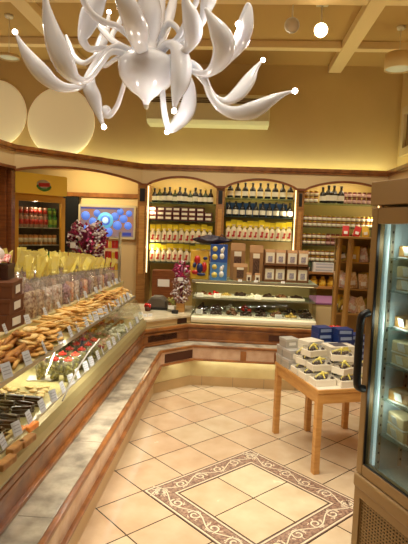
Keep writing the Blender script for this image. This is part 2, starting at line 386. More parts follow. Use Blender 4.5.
def drum(px, py, y, r, h, lbl):
    c = AY(px, py, y); t = thing('pendant_lamp', lbl, 'lamp', (c.x, c.y, c.z))
    b = MB(); n = 36
    b.lathe([(r*.93, -h/2), (r, -h/2), (r, h/2), (r*.93, h/2), (r*.93, -h/2)], n=n, caps=False); b.build('lamp_shade', mat('shade_cream', (226, 196, 140), .7), t)
    b = MB(); b.lathe([(r*.92, -h/2+.012), (r*.92, -h/2+.018)], n=n); b.build('diffuser', mat('diffuser_grey', (190, 186, 156), .6, emit=.35), t)
    b = MB(); b.tube([(0, 0, -h/2+.02), (0, 0, CZ-c.z-.03)], .004, 6); b.build('cord', white, t)
    b = MB(); b.lathe([(.045, CZ-c.z-.03), (.05, CZ-c.z)], n=16); b.build('ceiling_cup', white, t)
drum(399, 62, 6.1, .16, .17, 'cream drum pendant lamp hanging from the ceiling at the far right')
drum(9, 57, 5.9, .12, .03, 'shallow round pendant lamp hanging from the ceiling at the far left')
def track_spot(px, py, lit, lbl):
    c = AZ(px, py, 3.78); t = thing('ceiling_spotlight', lbl, 'spotlight', c)
    d = (Vector((0, .6, 1.6))-c).normalized(); qq = d.to_track_quat('Z', 'Y')
    b = MB(); b.lathe([(.045, -.14), (.065, -.05), (.078, .05), (.070, .05), (.065, .02)], n=20); o = b.build('housing', white, t); o.rotation_euler = qq.to_euler()
    b = MB(); b.lathe([(.066, .03), (.066, .036)], n=20); o = b.build('lens', spotem if lit else mat('lens_dim', (240, 225, 200), .3), t); o.rotation_euler = qq.to_euler()
    b = MB(); b.tube([(0, 0, 0), (0, 0, CZ-c.z)], .009, 8); b.box(-.06, .06, -.02, .02, CZ-c.z-.03, CZ-c.z); b.build('bracket', white, t)
    if lit: light('SPOT', 'spotlight_beam', c+d*.07, 55, WARM, .04, (.2, 3, .3), spot_size=1.5, spot_blend=.6)
track_spot(321, 30, True, 'lit round ceiling spotlight glaring beside the right ceiling beam')
track_spot(292, 25, False, 'unlit white ceiling spotlight left of the glaring one')
# ------------------------------------------------------------------ chandelier
ch = thing('chandelier', 'white blown glass chandelier with curling swan-like arms and tiny bulbs', 'chandelier', AY(147, 75, 2.6))
C0 = Vector(ch.location)
b = MB(); s_ = 2.6/FPX
pr = [(2.5, -29), (4, -25), (8, -21), (15, -16), (22, -10), (26.5, -3), (28.5, 5), (28, 12), (23, 17), (15, 21), (10, 24), (8, 32), (12, 42), (13, 60), (9, 75), (7, 100)]
b.lathe([(r*s_, z*s_) for r, z in pr], n=28); b.build('body', murano, ch)
b = MB(); b.lathe([(.002, -.17), (.010, -.165), (.014, -.155), (.012, -.145), (.016, -.14)], n=14); b.build('finial', metal, ch)
b = MB(); b.tube([(0, 0, .5), (0, 0, CZ-C0.z)], .012, 10); b.build('stem', white, ch)
b = MB(); b.lathe([(.07, CZ-C0.z-.04), (.09, CZ-C0.z)], n=24); b.build('ceiling_cup', white, ch)
ARMS = [ # (tip lit?, depth of tip relative to body, [(px,py,width px)...] from tip to root)
 (1, -.20, [(15,32,1.2),(20,42,3),(28,56,7),(40,71,9.5),(55,84,7),(70,88,4.5),(84,84,3.8),(97,68,3.5),(108,52,3.5),(128,54,4)]),
 (0, -.35, [(44,-14,1.5),(46,4,4),(50,24,8),(57,46,11.5),(66,66,11),(76,79,6),(88,80,4),(100,66,3.6),(112,52,3.6),(130,56,4)]),
 (0, .30, [(66,35,1.2),(70,46,2.6),(74,57,3.6),(84,63,3.2),(96,56,3),(112,48,3),(132,54,3.5)]),
 (1, -.10, [(104,127,1.5),(99,114,4),(94,98,8),(89,84,7.5),(92,70,4.5),(102,55,3.6),(118,46,3.6),(134,54,4)]),
 (0, .25, [(104,112,6),(106,112,7),(110,115,3.5),(117,106,3.2),(122,92,3),(127,76,3.2),(136,60,3.5)]),
 (1, .35, [(109,12,1.2),(107,26,3.5),(102,42,6),(97,56,4),(104,66,3),(118,58,3),(136,58,3)]),
 (0, -.40, [(116,-14,6),(124,0,10),(133,18,12.5),(138,34,12),(142,50,7),(146,62,4)]),
 (0, -.05, [(110,-16,3),(100,-4,8),(92,12,11.5),(86,28,9),(83,40,5),(90,49,3.6),(104,48,3.2),(124,52,3.4)]),
 (0, -.15, [(80,-12,3),(84,2,3.4),(92,14,3.6),(104,22,3.6),(118,27,3.6),(130,37,3.6),(138,52,4)]),
 (0, .25, [(160,-14,6),(157,4,9),(155,22,9.5),(153,40,6),(150,56,4)]),
 (0, -.20, [(183,-12,2),(186,2,5),(191,18,9.5),(193,34,10),(188,48,5),(176,56,4),(160,60,4)]),
 (0, -.05, [(214,-12,6),(208,2,8),(204,16,5),(198,28,3.6),(184,37,3.4),(170,44,3.4),(158,56,3.6)]),
 (0, -.30, [(205,8,1.5),(211,18,5),(219,32,10.5),(224,46,12),(219,62,9),(208,73,5),(194,72,4),(176,62,4)]),
 (1, -.15, [(238,24,1.5),(246,6,1.6),(249,8,4),(246,26,8.5),(240,42,9),(230,56,6),(216,70,4.5),(200,74,4),(180,62,4)]),
 (1, .20, [(263,60,1.2),(256,68,3),(249,80,7),(239,93,7.5),(226,101,4.5),(215,97,3.6),(206,84,3.4),(190,66,3.6)]),
 (1, -.25, [(295,91,1.2),(284,94,2.6),(270,101,6),(253,110,9),(236,113,7),(220,107,4.6),(210,94,4),(204,78,4),(192,64,4),(168,60,4)]),
 (1, -.10, [(174,111,1.2),(176,98,5),(180,82,10.5),(181,64,11.5),(176,48,7),(166,44,4),(156,54,4)]),
 (1, .10, [(167,132,1.4),(174,127,6),(186,112,9),(190,94,7),(188,78,4),(180,66,3.6),(164,60,4)]),
 (0, .0, [(168,130,3),(165,116,3.4),(163,100,3.2),(162,84,3.2),(160,66,3.4)]),
 (0, .1, [(158,50,3),(161,36,3),(168,24,3.2),(176,27,3.2),(182,40,3),(188,58,2.6)]),
 (0, .3, [(129,-14,2.6),(127,4,3),(120,22,3),(112,36,3),(118,47,3),(136,56,3)]),
 (0, .2, [(146,-14,5),(147,4,8),(145,18,7.5),(143,32,5),(146,48,4)]),
 (0, .3, [(70,-14,2),(84,-2,3),(100,26,3.4),(112,40,3.2),(130,50,3.4)]),
 (0, -.1, [(196,-12,3),(197,0,3.2),(190,14,3.2),(180,34,3.2),(170,48,3.4)]),
 (0, .35, [(176,-14,3),(172,6,5),(168,20,6),(164,36,4),(158,54,3.4)])]
for lit, dep, pts in ARMS:
    n = len(pts); P = []; Rr = []
    for i, (px, py, rw) in enumerate(pts):
        t = 1-i/(n-1); y = 2.6+dep*math.sin(t*PI/2); P.append(AY(px, py, y)-C0); Rr.append(rw*y/FPX*.93)
    cp = catmull(P, 6); cr_ = [v.x for v in catmull([(r, 0, 0) for r in Rr], 6)]
    b = MB(); b.tube(cp, [max(.003, v) for v in cr_], 14, flat=.8); o = b.build('glass_arm', murano, ch)
    if lit:
        b = MB(); b.ball(P[0], .0125, 12); b.build('bulb', tipem, o)
        light('POINT', 'chandelier_bulb_light', C0+P[0]+(P[0]-P[1]).normalized()*.04, 1.5, (1, .9, .8), .02)
# ------------------------------------------------------------------ fixed counter round the aisle
OUT = [(-.675, .4), (-.675, 4.86), (-.384, 5.165), (.93, 5.165)]
ct = thing('counter_base', 'low stone counter with marble ledge and wooden rails running round the aisle', 'counter', (0, 0, 0))
b = MB(); strip_mesh(b, OUT, .0, .03, .426, .452); b.build('ledge_rail', woodh, ct, bevel=.006)
b = MB(); strip_mesh(b, OUT, -.010, .03, .290, .310); b.build('lower_rail', woodh, ct, bevel=.006)
b = MB(); strip_mesh(b, OUT, .014, .04, .310, .428); b.build('apron', pmarble, ct)
b = MB(); strip_mesh(b, OUT, .03, .26, .42, .450); b.build('marble_ledge', marble, ct, bevel=.003)
for a in [(-.855, -.705, y, y+.003) for y in (1.2, 1.95, 2.7, 3.45, 4.2)]+[(x, x+.003, 5.20, 5.345) for x in (-.36, .3)]:
    b = MB(); b.box(*a, .449, .4508); b.build('ledge_joint', mat('joint_grey', (130, 120, 102), .6), ct)
b = MB(); strip_mesh(b, OUT, .10, .14, .10, .42); b.build('kick_panel', ymarble, ct)
b = MB(); strip_mesh(b, OUT, .085, .14, 0, .10); b.build('skirting', skirtm, ct)
for x in (-.30, .03, .36, .69): b = MB(); b.box(x, x+.004, 5.2485, 5.256, 0, .101); b.build('skirting_joint', mat('joint_grey', 0), ct)
INN = offset(OUT, .185)
b = MB(); strip_mesh(b, INN, 0, .045, .452, .474); b.build('lower_riser_rail', woodh, ct, bevel=.005)
b = MB(); strip_mesh(b, INN, .024, .045, .474, .61); b.build('riser_back', woodh, ct)
b = MB(); strip_mesh(b, [INN[1]+(INN[2]-INN[1])*.08, INN[1]+(INN[2]-INN[1])*.75], .024, .03, .495, .562); b.build('riser_slot', mat('slot_dark', (78, 40, 20), .7), ct)
b = MB(); b.box(.40, .62, INN[2].y+.018, INN[2].y+.026, .49, .55); b.build('riser_slot', mat('slot_dark', 0), ct)
b = MB(); strip_mesh(b, INN, .0, .045, .603, .635); strip_mesh(b, INN, .014, .045, .56, .585); b.build('upper_riser_rail', woodh, ct, bevel=.006)
for x, x2 in ((.1, .16), (.45, .5), (.75, .79)):
    b = MB(); b.box(x, x2, 5.158, 5.185, .312, .41); b.build('apron_block', woodh, ct)
b = MB(); strip_mesh(b, [OUT[1]+(OUT[2]-OUT[1])*.1, OUT[1]+(OUT[2]-OUT[1])*.98] if False else [Vector(OUT[1]).lerp(Vector(OUT[2]), .1), Vector(OUT[1]).lerp(Vector(OUT[2]), .97)], .009, .016, .318, .405); b.build('apron_slot', mat('slot_dark', 0), ct)
b = MB(); strip_mesh(b, INN, .05, .10, .10, .63); b.build('inner_panel', cream, ct)
for (x, y, sx, sy, p) in ((-.735, 2.6, .02, 4.2, 2.6), (.27, 5.225, 1.2, .02, 1.0)): light('AREA', 'ledge_light', (x, y, .283), p, (1, .95, .72), (sx, sy), (x, y, 0))
light('AREA', 'ledge_light', (-.57, 5.07, .283), .3, (1, .95, .72), (.3, .02), (-.57, 5.07, 0))
# ------------------------------------------------------------------ left display case
Y0, Y1 = .7, 4.93
lc = thing('display_case', 'long low glass display case of sweets along the left of the aisle', 'display case', (0, 0, 0))
XZ = lambda x, y, z: (x, z, y)
b = MB(); b.prism([(-.865, .636), (-.853, .66), (-.856, .70), (-.868, .735), (-.886, .752), (-.93, .752), (-.93, .636)], Y0, Y1, XZ); b.build('front_base', olive, lc, bevel=.004)
b = MB(); b.box(-.908, -.888, Y0, Y1, .752, .762); b.build('tag_rail', metal, lc)
b = MB(); b.box(-1.33, -.93, Y0, Y1, .715, .738); b.build('lower_deck', deckm, lc)
b = MB(); b.box(-1.34, -1.32, Y0, Y1, .738, 1.045); b.build('inner_back', deckm, lc)
b = MB(); b.prism([(-.98, .963), (-1.172, 1.048), (-1.172, 1.060), (-.98, .975)], Y0, Y1, XZ); b.build('upper_shelf', deckm, lc)
b = MB(); b.box(-.982, -.972, Y0, Y1, .958, .980); b.build('shelf_edge', metal, lc)
b = MB(); b.box(-1.75, -1.172, Y0, 5.24, 1.045, 1.075); b.box(-1.75, -1.34, Y0, 5.24, 0, 1.045); b.build('rear_counter', cream, lc)
b = MB(); b.box(-1.176, -1.166, Y0, 5.24, 1.045, 1.088); b.build('shelf_lip', deckm, lc)
b = MB(); b.tube([(-1.15, Y0+.1, 1.02), (-1.15, Y1-.05, 1.02)], .007, 8); b.build('light_tube', strip, lc)  # glowing tube added under the biscuit shelf to go with the case light
b = MB(); b.prism([(-.896, .762), (-.892, .762), (-.930, .90), (-.971, .955), (-.974, .953), (-.934, .899)], Y0, Y1, XZ); b.build('front_glass', glass, lc)
b = MB(); b.prism([(-.90, .755), (-.935, .90), (-.98, .955), (-1.16, 1.035), (-1.31, 1.035), (-1.31, .74), (-.93, .74)], Y1-.012, Y1, XZ); b.build('end_glass', glass, lc)
for y in (1.9, 3.15, 4.2):
    b = MB(); b.prism([(-.90, .755), (-.935, .90), (-.98, .955), (-1.14, 1.02), (-1.31, 1.02), (-1.31, .74), (-.93, .74)], y, y+.006, XZ); b.build('glass_divider', glass, lc)
b = MB(); b.tube([AZ(62.5, 401, .775), AZ(70, 384, .84), AZ(80, 365, .92), AZ(90, 350, .985), AZ(99.5, 339, 1.02)], .0045, 8)  # white reflection on the case glass, built as a thin solid tube
tag(b.build('reflection_streak', whitep), 'thin white reflection modelled as a rod across the front of the left display case', 'reflection')
light('AREA', 'case_light', (-1.08, 2.85, .985), 30, (1, .93, .78), (.012, 3.9), (-1.06, 2.85, .74))  # lamp added under the shelf to brighten the lower deck
# ------------------------------------------------------------------ price tags
def mk_tag(nm, w, h, m1):
    b = MB(); M = Matrix.Rotation(-.35, 3, 'X'); b.obox((0, 0, h/2), (w, .0016, h), M); o = b.build(nm, m1); tag(o, '', 'price tag')
    b = MB()
    for i in range(3): b.obox(M@Vector((0, -.0014, (i-1)*h*.22))+Vector((0, 0, h/2)), (w*.7, .001, h*.06), M)
    b.build('lettering', mat('ink_grey', (158, 160, 168), .7), o); return o
ptag = mk_tag('price_tag', .052, .060, greyt)
near = [1.60, 1.76, 1.90, 2.03, 2.16, 2.31, 2.46, 2.60, 2.74, 2.86, 3.02, 3.14, 3.3, 3.42, 3.6, 3.74, 3.9, 4.06, 4.2, 4.36, 4.5, 4.65, 4.78]
for i, y in enumerate(near):
    put(ptag, (-.898, y, .760), PI/2+random.uniform(-.35, .35), 'grey price tag on the front rail of the left case, %s from the near end' % ORD[i], 'price tags on the front rail')
for i, y in enumerate([1.62, 1.86, 2.12, 2.34, 2.56, 2.8, 2.98, 3.12, 3.3, 3.42, 3.54, 3.68, 3.82, 3.96, 4.08, 4.22, 4.36, 4.5, 4.64, 4.8]):
    put(ptag, (-.985, y, .978), PI/2+random.uniform(-.4, .4), 'grey price tag along the edge of the biscuit shelf, %s from the near end' % ORD[i], 'price tags on the biscuit shelf', 1.15)
for i, y in enumerate([2.5, 2.78, 3.05, 3.3, 3.5, 3.7, 3.9, 4.05, 4.2, 4.35, 4.5, 4.65, 4.8, 4.95, 5.1]):
    put(ptag, (-1.17, y, 1.088), PI/2+random.uniform(-.4, .4), 'small pale price tag before the wrapped bags, %s from the near end' % ORD[i], 'price tags before the wrapped bags', .9)
# ------------------------------------------------------------------ biscuits on the upper shelf
gold = mat('baked_gold', (240, 204, 124), .6, col2=(216, 160, 80), nscale=40)
gold2 = mat('baked_brown', (206, 148, 76), .6, col2=(160, 104, 50), nscale=40)
gold3 = mat('pale_biscuit', (244, 224, 164), .6, col2=(220, 176, 98), nscale=40)
def mesh_obj(nm, m1, fn, cat, lbl):
    b = MB(); fn(b); return tag(b.build(nm, m1), lbl, cat)
def pstick(b): b.tube([(-.075, 0, .008), (-.03, .003, .010), (.03, -.002, .010), (.075, 0, .008)], [.006, .009, .009, .006], 7)
def pflat(b): b.lathe([(.001, 0), (.030, 0), (.033, .005), (.028, .011), (.001, .013)], n=12, sx=1.35)
def pcroiss(b): b.tube([(-.05, .018, .012), (-.025, 0, .018), (0, -.006, .022), (.025, 0, .018), (.05, .018, .012)], [.005, .014, .02, .014, .005], 9)
bstick = [mesh_obj('biscuit_stick', g, pstick, 'biscuit', '') for g in (gold, gold2, gold3)]
bflat = [mesh_obj('flat_biscuit', g, pflat, 'biscuit', '') for g in (gold, gold3)]
def slope(x): return .975+.085*min(1, max(0, (-.98-x)/.192))
WORD = [('nearest part', 'middle part', 'farthest part'), (', toward the aisle', ', toward the bags')]
def heap(protos, x0, x1, y0, y1, z, hmax, n, lbl, grp, rz0=0, rvar=.5, sc=1, layer=.012, sl=True):
    for i in range(n):
        x = random.uniform(x0, x1); y = random.uniform(y0, y1)
        cx = 1-abs((x-(x0+x1)/2)/((x1-x0)/2))**2; zz = (slope(x) if sl else z)+random.random()*hmax*max(.1, cx)
        L2 = lbl+', '+WORD[0][min(2, int(3*(y-y0)/(y1-y0)))]+WORD[1][0 if x > (x0+x1)/2 else 1]
        put(random.choice(protos), (x, y, zz), (random.uniform(-.25, .25), random.uniform(-.25, .25), rz0+random.uniform(-rvar, rvar)), L2, grp, sc*random.uniform(.85, 1.15))
heap([bstick[1], bstick[0], bstick[1]], -1.12, -1.02, 1.5, 2.5, 0, .075, 80, 'long baked roll in the near pile', 'long rolls at the near end', PI/2, .25, (1.5, 1.9, 1.7) if False else 1.5)
heap(bflat, -1.13, -1.01, 2.45, 2.85, 0, .08, 80, 'flat round biscuit in the pale pile', 'flat biscuits on the shelf', sc=1.0)
heap([bstick[0], bstick[2], bstick[0]], -1.12, -1.03, 2.85, 3.6, 0, .085, 120, 'golden biscuit stick in nearer stick pile', 'nearer biscuit sticks', .9, .9, .95)
heap(bstick, -1.12, -1.03, 3.6, 4.3, 0, .075, 95, 'golden biscuit stick in farther stick pile', 'farther biscuit sticks', .9, .9, .9)
heap(bflat, -1.12, -1.02, 4.3, 4.85, 0, .06, 60, 'small golden biscuit at the far shelf end', 'biscuits at the far end', sc=.85)
# ------------------------------------------------------------------ sweets on the lower deck
choc = mat('dark_chocolate', (58, 34, 24), .35, col2=(40, 24, 18), nscale=30)
choc2 = mat('milk_chocolate', (110, 70, 42), .4)
orangec = mat('candied_orange', (236, 120, 36), .35, col2=(250, 160, 70), nscale=30)
tanc = mat('tan_slab', (190, 142, 78), .5, col2=(160, 110, 56), nscale=30)
tanc2 = mat('pale_slab', (226, 196, 130), .5, noise=.2)
silverc = mat('silver_wrap', (205, 200, 195), .25, metal=.6)
def mk_slab(nm, m1, m2, lbl):
    r = thing(nm, lbl, 'sweet'); b = MB(); b.box(-.045, .045, -.012, .012, 0, .05); b.build('slab', m1, r, bevel=.003)
    b = MB(); b.box(-.046, .046, -.0135, .0135, .012, .017); b.box(-.046, .046, -.0135, .0135, .034, .038); b.build('wrapper_band', m2, r); return r
sl_d = mk_slab('chocolate_slab', choc, silverc, '')
k2 = 0
ROW = [(1.50, 3), (1.62, 3), (1.72, 3), (1.96, 4), (2.04, 4), (2.12, 4), (2.20, 4), (2.28, 4), (2.36, 4), (2.44, 4)]
for i, (y, n) in enumerate(ROW):
    for j in range(n):
        put(sl_d, (-1.0-.1*j+.01*(i % 2), y+random.uniform(-.01, .01), .738), (random.uniform(-.25, .1), 0, random.uniform(-.3, .3)), 'dark chocolate slab in a pale wrapper, standing among those at the case\'s near end', 'dark chocolate slabs')
def blk(nm, m1, px, py, lbl, s=(.034, .085, .028), rz=.0):
    s = (.036, s[1], s[2]); rz = -.12; p = AZ(px, py, .755); b = MB(); b.box(-s[0]/2, s[0]/2, -s[1]/2, s[1]/2, 0, s[2]); o = b.build(nm, m1, bevel=.006); o.location = (p.x, p.y, .738); o.rotation_euler = (0, 0, rz); tag(o, lbl, 'sweet'); return o
blk('candied_orange_slab', orangec, 20, 431, 'orange candied slab left of its twin by the near price tags', rz=.5)
blk('candied_orange_slab', orangec, 31, 426, 'orange candied slab right of its twin by the near price tags', rz=.5)
blk('nougat_slab', tanc, 16, 447, 'tan nougat slab in front of the orange slabs', (.05, .10, .03), .5)
blk('nougat_slab', tanc, 2, 440, 'tan nougat slab at the left edge beside the chocolates', (.05, .10, .03), .5)
blk('nougat_slab', tanc, 27, 440, 'tan nougat slab right of its twin, below the right orange slab', (.05, .10, .03), .5)
blk('nougat_slab', tanc2, 9, 436, 'pale nougat slab left of the orange slabs', (.05, .10, .03), .5)
blk('nougat_slab', tanc, 6, 462, 'brown nougat slab nearest the corner of the photo', (.05, .10, .03), .5)
# pale coins behind
coin = mesh_obj('pale_wafer', gold3, lambda b: b.lathe([(.001, 0), (.022, 0), (.024, .004), (.001, .007)], n=10), 'sweet', '')
heap([coin], -1.27, -1.0, 2.5, 2.72, .739, .02, 40, 'pale wafer heaped past the chocolate slabs', 'pale wafers', sl=False)
# paper card tray
p = AZ(41, 377, .75); b = MB(); b.box(-.075, .075, -.05, .05, 0, .006); o = b.build('paper_sheet', whitep); o.location = (p.x, p.y, .739); o.rotation_euler = (0, 0, .2); tag(o, 'blank white paper sheet lying in the case before the jelly cups', 'paper')
# cups of green jellies with red tops
gj = mat('green_jelly', (176, 166, 70), .4, col2=(130, 120, 50), nscale=30); rj = mat('red_jelly', (226, 84, 44), .35, col2=(196, 40, 36), nscale=20); cup = glassy('cup_plastic', (252, 252, 250), .4, haze=.03, rough=.1)
def mk_cup(rm):
    r = thing('jelly_cup', '', 'sweet cup'); b = MB(); b.lathe([(.020, 0), (.030, .105), (.029, .105), (.019, .002)], n=12); b.build('cup', cup, r)
    b = MB()
    for i in range(12): a = i*2.4; b.ball((.012*math.cos(a), .012*math.sin(a), .012+.0072*i), .012, 8)
    b.build('jellies', gj, r)
    b = MB()
    for i in range(5): a = i*1.26; b.ball((.013*math.cos(a), .013*math.sin(a), .108), .010, 8, sz=.7)
    b.ball((0, 0, .114), .010, 8); b.build('flower_top', rm, r); return r
cA = mk_cup(rj); cB = mk_cup(mat('crimson_jelly', (170, 28, 44), .35, noise=.3))
i = 0
for y in (2.86, 2.99, 3.12, 3.26, 3.40):
    for x in (-.955, -1.035, -1.12):
        put(cB if (x < -1.1 and y > 3.1) else cA, (x, y, .739), random.random()*6, ('crimson' if (x < -1.1 and y > 3.1) else 'orange-red')+' topped cup of green jellies in the tray of the left case', ('crimson' if (x < -1.1 and y > 3.1) else 'orange')+' topped jelly cups', 1.2); i += 1
def berry_heap(x0, x1, y0, y1, n, m1, r, lbl, grp, nm='sweet', hm=.05, z=.738):
    pr = mesh_obj(nm, m1, lambda b: b.ball((0, 0, r), r, 8, sx=1.15, sz=.85), 'sweet', '')
    for i in range(n):
        x = random.uniform(x0, x1); y = random.uniform(y0, y1); c = max(0, 1-abs((x-(x0+x1)/2)/((x1-x0)/2))**2)
        put(pr, (x, y, z+random.random()*hm*c), random.random()*6, lbl, grp, random.uniform(.8, 1.2))
berry_heap(-1.2, -.95, 3.52, 3.72, 40, mat('crimson_jelly', 0), .013, 'small crimson sweet in the heap behind the jelly cups', 'crimson sweets', 'crimson_sweet')
berry_heap(-1.28, -.95, 3.74, 3.98, 40, mat('pale_pink_sweet', (226, 176, 150), .5), .014, 'pale pink sweet in the heap past the crimson ones', 'pale pink sweets', 'pink_sweet')
berry_heap(-1.16, -.94, 4.02, 4.40, 70, mat('white_meringue', (238, 232, 208), .6), .016, 'white meringue button in the large white heap of the left case', 'white meringues', 'meringue', .06)
berry_heap(-1.28, -1.17, 3.98, 4.3, 26, mat('peach_sweet', (232, 160, 96), .5), .015, 'peach coloured sweet in the heap behind the meringues', 'peach sweets', 'peach_sweet')
cro = mesh_obj('croissant', gold2, pcroiss, 'pastry', '')
for j in range(9): put(cro, (-1.05-.09*(j % 3), 4.48+.085*(j//3), .739), (0, 0, PI/2+random.uniform(-.2, .2)), 'brown croissant lying in the bagged rows at the far end of the case', 'croissants at the far end', 1.1)
# ------------------------------------------------------------------ brown boxes and wrapped bags on the rear counter
kbrown = mat('cocoa_cardboard', (112, 64, 34), .7, noise=.15)
def carton(loc, s, m1, lbl, rz=0, nm='carton', lab=True, grp=None):
    r = thing(nm, lbl, 'box', loc, rz, grp); b = MB(); b.box(-s[0]/2, s[0]/2, -s[1]/2, s[1]/2, 0, s[2]*.78); b.build('box_body', m1, r, bevel=.002)
    b = MB(); b.box(-s[0]/2-.003, s[0]/2+.003, -s[1]/2-.003, s[1]/2+.003, s[2]*.74, s[2]); b.build('box_lid', m1, r, bevel=.002)
    if lab: b = MB(); b.box(s[0]/2+.003, s[0]/2+.0045, -s[1]*.22, s[1]*.22, s[2]*.22, s[2]*.72); b.build('paper_label', whitep, r)
    return r
zz = 1.075
for i in range(3):
    carton((-1.31, 2.72, zz), (.2, .24, .088), kbrown, 'brown carton with white label, %s of the stack beside the wrapped bags' % ('lowest', 'middle', 'topmost')[i], .1*(i-1)+.1); zz += .089
carton((-1.34, 2.78, zz), (.14, .16, .085), mat('dark_cocoa_box', (74, 42, 26), .6), 'small dark brown box on top of the brown carton stack', .2, lab=False)
gi = thing('gingham_parcel', 'white parcel with red gingham cloth on the brown carton stack', 'parcel', (-1.34, 2.74, zz+.085))
b = MB(); b.ball((0, 0, .05), .05, 16, sx=.9, sy=1.5, sz=1.0); b.build('parcel', mat('soft_white', (240, 232, 226), .7), gi)
gm = mat('gingham', (236, 190, 180), .8); nt = gm.node_tree; ck = nt.nodes.new('ShaderNodeTexChecker'); ck.inputs['Scale'].default_value = 90; ck.inputs['Color1'].default_value = lin((240, 215, 208)); ck.inputs['Color2'].default_value = lin((205, 70, 62))
tcn = nt.nodes.new('ShaderNodeTexCoord'); nt.links.new(tcn.outputs['Object'], ck.inputs['Vector']); nt.links.new(ck.outputs[0], nt.nodes['Principled BSDF'].inputs['Base Color'])
b = MB(); b.tube([(.046, -.10, .0), (.052, -.05, .03), (.056, 0, .02), (.052, .05, .05), (.035, .09, .0)], [.012, .020, .022, .020, .01], 8, flat=.35); b.build('cloth', gm, gi)
yelr = mat('yellow_ribbon', (244, 226, 96), .5, col2=(244, 232, 150), nscale=20)
nutm = mat('speckled_nuts', (230, 206, 170), .5, col2=(120, 60, 36), nscale=75)
nutw = mat('white_sugared', (244, 238, 228), .4, col2=(170, 120, 90), nscale=75)
nutd = mat('dark_berry_mix', (70, 26, 36), .4, col2=(200, 160, 170), nscale=70)
nutr = mat('orange_mix', (224, 104, 50), .4, col2=(240, 220, 190), nscale=70)
def mk_bag(nm, m1, h=.25, w=.086, d=.068, yt=True, seed=1):
    rnd = random.Random(seed)
    r = thing(nm, '', 'wrapped bag'); b = MB(); n = 8
    # contents: pillow shape made of rounded boxes
    
    for q in range(16):
        a = rnd.random()*6.28; rr = w*.30*math.sqrt(rnd.random()); b.ball((rr*math.cos(a), rr*math.sin(a)*d/w, w*.17+rnd.random()*h*.40), w*rnd.uniform(.14, .2), 7)
    b.lathe([(.001, 0), (w*.40, .004), (w*.42, h*.2), (w*.36, h*.42), (.001, h*.5)], n=12, sy=d/w); b.build('contents', m1, r)
    b = MB(); b.lathe([(w*.5, 0), (w*.56, h*.2), (w*.54, h*.5), (w*.38, h*.66), (w*.13, h*.76), (w*.24, h*.84), (w*.22, h*.85)], n=10, sy=d/w, smooth=False); b.build('cellophane', cello, r)
    if yt:
        b = MB()
        for i in range(3):
            a = rnd.uniform(-.6, .6); M = Matrix.Rotation(rnd.uniform(-.9, .9), 3, 'Z')@Matrix.Rotation(a, 3, 'Y')@Matrix.Rotation(rnd.uniform(-.25, .25), 3, 'X')
            b.obox(M@Vector((0, 0, .055))+Vector((0, 0, h*.72)), (.042, .003, .085+.02*rnd.random()), M)
        b.tube([(-w*.15, 0, h*.76), (w*.15, 0, h*.76)], .012, 8); b.build('ribbon_top', yelr, r)
    return r
bags = [mk_bag('gift_bag', q, seed=j) for j, q in enumerate((nutw, nutm, nutd, nutw, nutr))]
wid = {0: 'white', 1: 'speckled', 2: 'dark berry', 3: 'white', 4: 'orange'}
i = 0; cols = [1, 1, 3, 0, 0, 2, 4, 0, 2, 4, 2, 0, 1, 2, 0, 4, 2, 1, 0, 2, 4, 0, 2]
y = 3.02
for i in range(20):
    c = cols[i]; sc = 1.38-.024*i
    put(bags[c], (-1.255+random.uniform(-.008, .008), y, 1.075), random.uniform(-.4, .4)+PI/2, 'cellophane bag of %s sweets with yellow ribbon, %s of the front row' % (wid[c], ORD[i]), 'wrapped bags, front row', sc)
    put(bags[cols[(i*3+2) % 22]], (-1.42+random.uniform(-.01, .01), y+.06, 1.075), random.uniform(-.4, .4)+PI/2, 'cellophane bag of sweets with yellow ribbon, %s of the back row' % ORD[i], 'wrapped bags, back row', sc*1.08)
    if i % 4 == 1: put(bags[cols[(i*5+1) % 22]], (-1.60+random.uniform(-.01, .01), y+.03, 1.075), random.uniform(-.4, .4)+PI/2, 'cellophane bag of sweets with yellow ribbon, %s behind the back row' % ORD[i//2], 'wrapped bags, rearmost row', sc*1.15)
    y += .128-.0022*i
# glass jar with orange pretzels and a price card
jp = AY(73, 262, 4.85)
jar = thing('pretzel_jar', 'glass jar of orange pretzels with glass lid and white price card', 'jar', (jp.x, jp.y, 1.075)); jar.scale = (.95, .95, .78)
b = MB(); b.lathe([(.09, 0), (.10, .02), (.105, .34), (.07, .40), (.045, .43), (.042, .43), (.067, .395), (.100, .335), (.095, .02)], n=24); b.build('jar_body', glass, jar)
b = MB(); b.lathe([(.05, .43), (.055, .44), (.03, .46), (.012, .475), (.018, .49), (.001, .50)], n=20); b.build('jar_lid', glass, jar)
b = MB()
for j in range(90):
    a = random.random()*6.28; rr = .08*math.sqrt(random.random()); b.ball((rr*math.cos(a), rr*math.sin(a), .03+random.random()*.36*(1-.0*rr)), .016, 6, sx=1.4)
b.build('pretzels', mat('pretzel_orange', (206, 112, 44), .5, noise=.3, nscale=20), jar)
b = MB(); b.box(-.028, .028, -.012, -.010, .46, .53); b.build('price_card', whitep, jar)
rear = MB(); rear.box(-2.1, -1.76, 4.2, 5.3, 0, .96); tag(rear.build('side_cabinet', cream), 'plain cream cabinet standing behind the row of wrapped bags', 'cabinet')
